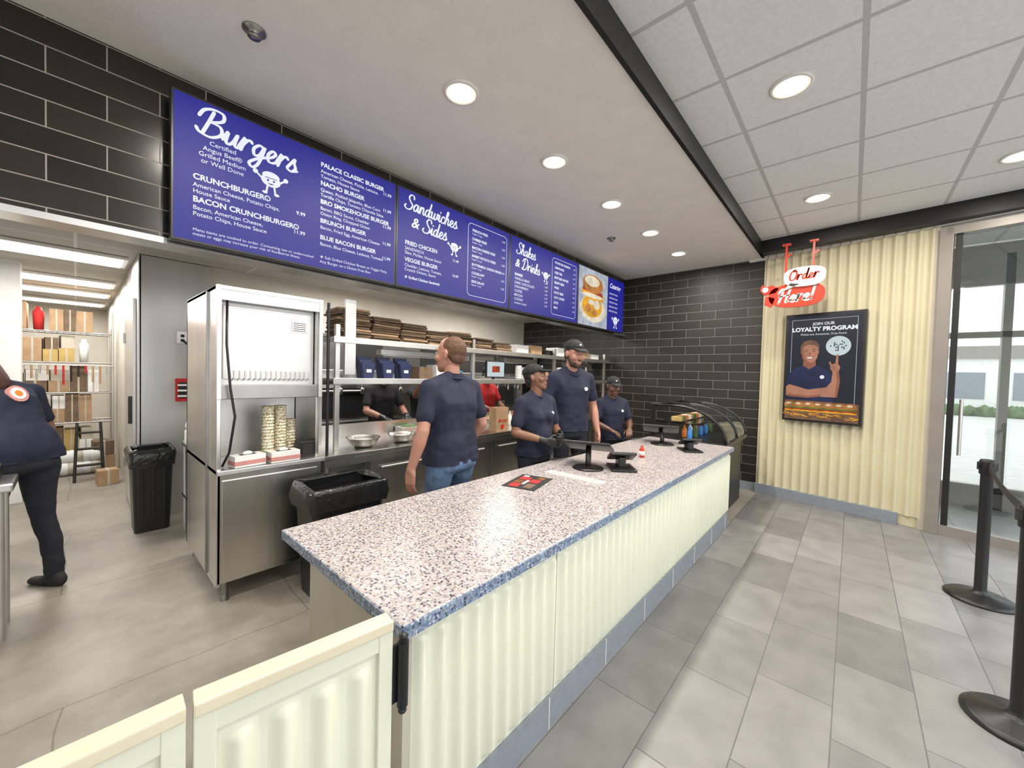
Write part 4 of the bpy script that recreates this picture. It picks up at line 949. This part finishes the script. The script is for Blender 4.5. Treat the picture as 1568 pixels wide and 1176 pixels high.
    if cap:
        def cl(v):
            v.z=max(v.z,.046); return v
        cv,cf=remesh([[((-.016,0,.055),(.100,.084,.074))]],.007,1)
        put(([cl(Vector(v)) for v in cv],cf),cap,X=Mh)
        put(remesh([[((.07,.052,.052),(.01,.012,.007)),((.07,-.052,.052),(.01,.012,.007)),((.130,.035,.038),(.012,.012,.006)),((.130,-.035,.038),(.012,.012,.006)),((.146,0,.038),(.012,.02,.006))]],.005,1),cap,X=Mh)
        put(hull([((.074,0,.086),(.004,.011,.009))]),'paper',X=Mh)
    if beard:
        put(remesh([[((.034,0,-.070),(.050,.052,.036)),((.060,0,-.092),(.023,.030,.022))],[((.005,.050,-.03),(.02,.018,.02)),((.034,.03,-.075),(.03,.03,.03))],[((.005,-.050,-.03),(.02,.018,.02)),((.034,-.03,-.075),(.03,.03,.03))],[((.086,.018,-.045),.005),((.091,0,-.042),.005),((.086,-.018,-.045),.005)]],.005,2),beard,X=Mh)
    if logo:
        q=[Vector((.112*w,.085*w+.017*math.cos(t),1.29+.017*math.sin(t))) for t in [2*math.pi*i/16 for i in range(16)]]
        b.add(bend([p+Vector((.003,0,0)) for p in q]+[p-Vector((.02,0,0)) for p in q]),[list(range(16))]+[[i,(i+1)%16,16+(i+1)%16,16+i] for i in range(16)],'paper')
    if backlogo:
        for (rr_,xo,mm_) in ((.050,0,'pink'),(.036,-.003,'paper'),(.018,-.006,'orange')):
            q=[Vector((-.118*w+xo,-.05+rr_*math.cos(t),1.31+rr_*1.2*math.sin(t))) for t in [2*math.pi*i/20 for i in range(20)]]
            b.add(bend(q+[p+Vector((.03,0,0)) for p in q]),[list(range(20))]+[[i,(i+1)%20,20+(i+1)%20,20+i] for i in range(20)],mm_)
    return b.finish()

def fwd(side,e,h,c=.5,n=(0,0,-1)): return dict(e=e,h=h,d=(Vector(h)-Vector(e)).normalized(),n=n,t=(0,-side,.2),c=c)
person('man_in_navy_polo',(1.90,2.30),97,1.93,pants='jeans',hair='hairgi',hstyle='balding',w=1.20,belly=.03,hyaw=18,hpitch=0,collar=True,hem=.88,
  arms={1:dict(e=(-.04,.285,1.12),h=(.02,.325,.87),d=(.05,.0,-1),n=(0,-1,0),t=(1,0,0),c=.3),-1:dict(e=(-.05,-.29,1.12),h=(.12,-.28,.92),d=(.5,0,-.8),n=(0,1,0),t=(1,0,.2),c=.5)})
person('woman_in_black_cap',(2.87,2.22),-95,1.75,skin='skinM',hair='hairbk',cap='blackcloth',bust=True,w=1.10,belly=.03,hyaw=24,hpitch=12,glove='glove',logo=True,
  arms={-1:fwd(-1,(.0,-.27,1.12),(.22,-.10,1.06),.7,(0,1,0)),1:fwd(1,(.02,.26,1.12),(.25,.06,1.10),.8,(0,-1,0))})
person('tall_man_in_cap',(3.62,2.32),-118,2.04,skin='skinL',hair='hairbr',cap='blackcloth',beard='hairbr',collar=True,logo=True,hyaw=6,hpitch=-8,w=1.05)
person('cashier_in_cap',(4.55,2.30),-122,1.65,skin='skinD',hair='hairbk',cap='blackcloth',logo=True,hyaw=-8,hpitch=-10,w=1.08,
  arms={-1:fwd(-1,(.04,-.26,1.12),(.22,-.14,1.05),.5),1:fwd(1,(.04,.26,1.12),(.22,.14,1.05),.5)})
person('leaning_kitchen_worker',(-.28,4.36),126,1.86,shirt='navy',pants='dpants',skin='skinM',hair='hairred',hstyle='long',lean=30,w=1.22,stance=(.10,-.08),backlogo='pink',hpitch=-5,
  arms={-1:fwd(-1,(.08,-.27,1.12),(.36,-.2,1.10),.5),1:fwd(1,(.08,.27,1.12),(.36,.2,1.10),.5)})
person('cook_in_black_shirt',(2.66,4.62),-90,1.76,shirt='blackcloth',skin='skinL',hair='hairbr',cap='blackcloth',glove='glove',hpitch=-20,
  arms={-1:fwd(-1,(.08,-.26,1.13),(.34,-.16,1.06),.5),1:fwd(1,(.08,.26,1.13),(.34,.16,1.06),.5)})
person('reaching_cook',(3.28,4.62),-90,1.72,shirt='blackcloth',skin='skinD',hair='hairbk',cap='blackcloth',glove='glove',
  arms={-1:dict(e=(.20,-.24,1.34),h=(.32,-.22,1.58),d=(.3,0,1),n=(1,0,0),t=(0,1,0),c=.6),1:fwd(1,(.08,.26,1.13),(.34,.16,1.06),.5)})
person('cook_in_red_shirt',(4.55,4.60),-90,1.76,shirt='red',skin='skinM',hair='hairbk',cap='blackcloth',hpitch=-15,w=1.1,
  arms={-1:fwd(-1,(.08,-.26,1.13),(.30,-.16,1.06),.5),1:fwd(1,(.08,.26,1.13),(.30,.16,1.06),.5)})

# ---------------------------------------------------------------- world, camera
w_=bpy.data.worlds.new('World'); scene.world=w_; w_.use_nodes=True
bg=w_.node_tree.nodes['Background']; bg.inputs[0].default_value=(.94,.97,1,1); bg.inputs[1].default_value=2.5
for o in list(scene.objects):
    if o.parent is None: o.location=o.location*S; o.scale=o.scale*S
cam=bpy.data.cameras.new('camera'); co=bpy.data.objects.new('camera',cam); col.objects.link(co); scene.camera=co
cam.sensor_width=36; cam.lens=36*590/1568; cam.clip_start=.02; cam.clip_end=200
yaw=math.atan2(521,590); F=Vector((math.cos(yaw),math.sin(yaw),0)); R0=Vector((math.sin(yaw),-math.cos(yaw),0))
p=rad(1.55); f=F*math.cos(p)-Vector((0,0,math.sin(p))); u0=R0.cross(f)
th=rad(1.5); r=R0*math.cos(th)+u0*math.sin(th); u=u0*math.cos(th)-R0*math.sin(th)
mm=Matrix((r,u,-f)).transposed().to_4x4(); mm.translation=Vector((0,0,1.65*S)); co.matrix_world=mm
print('done',len(scene.objects))
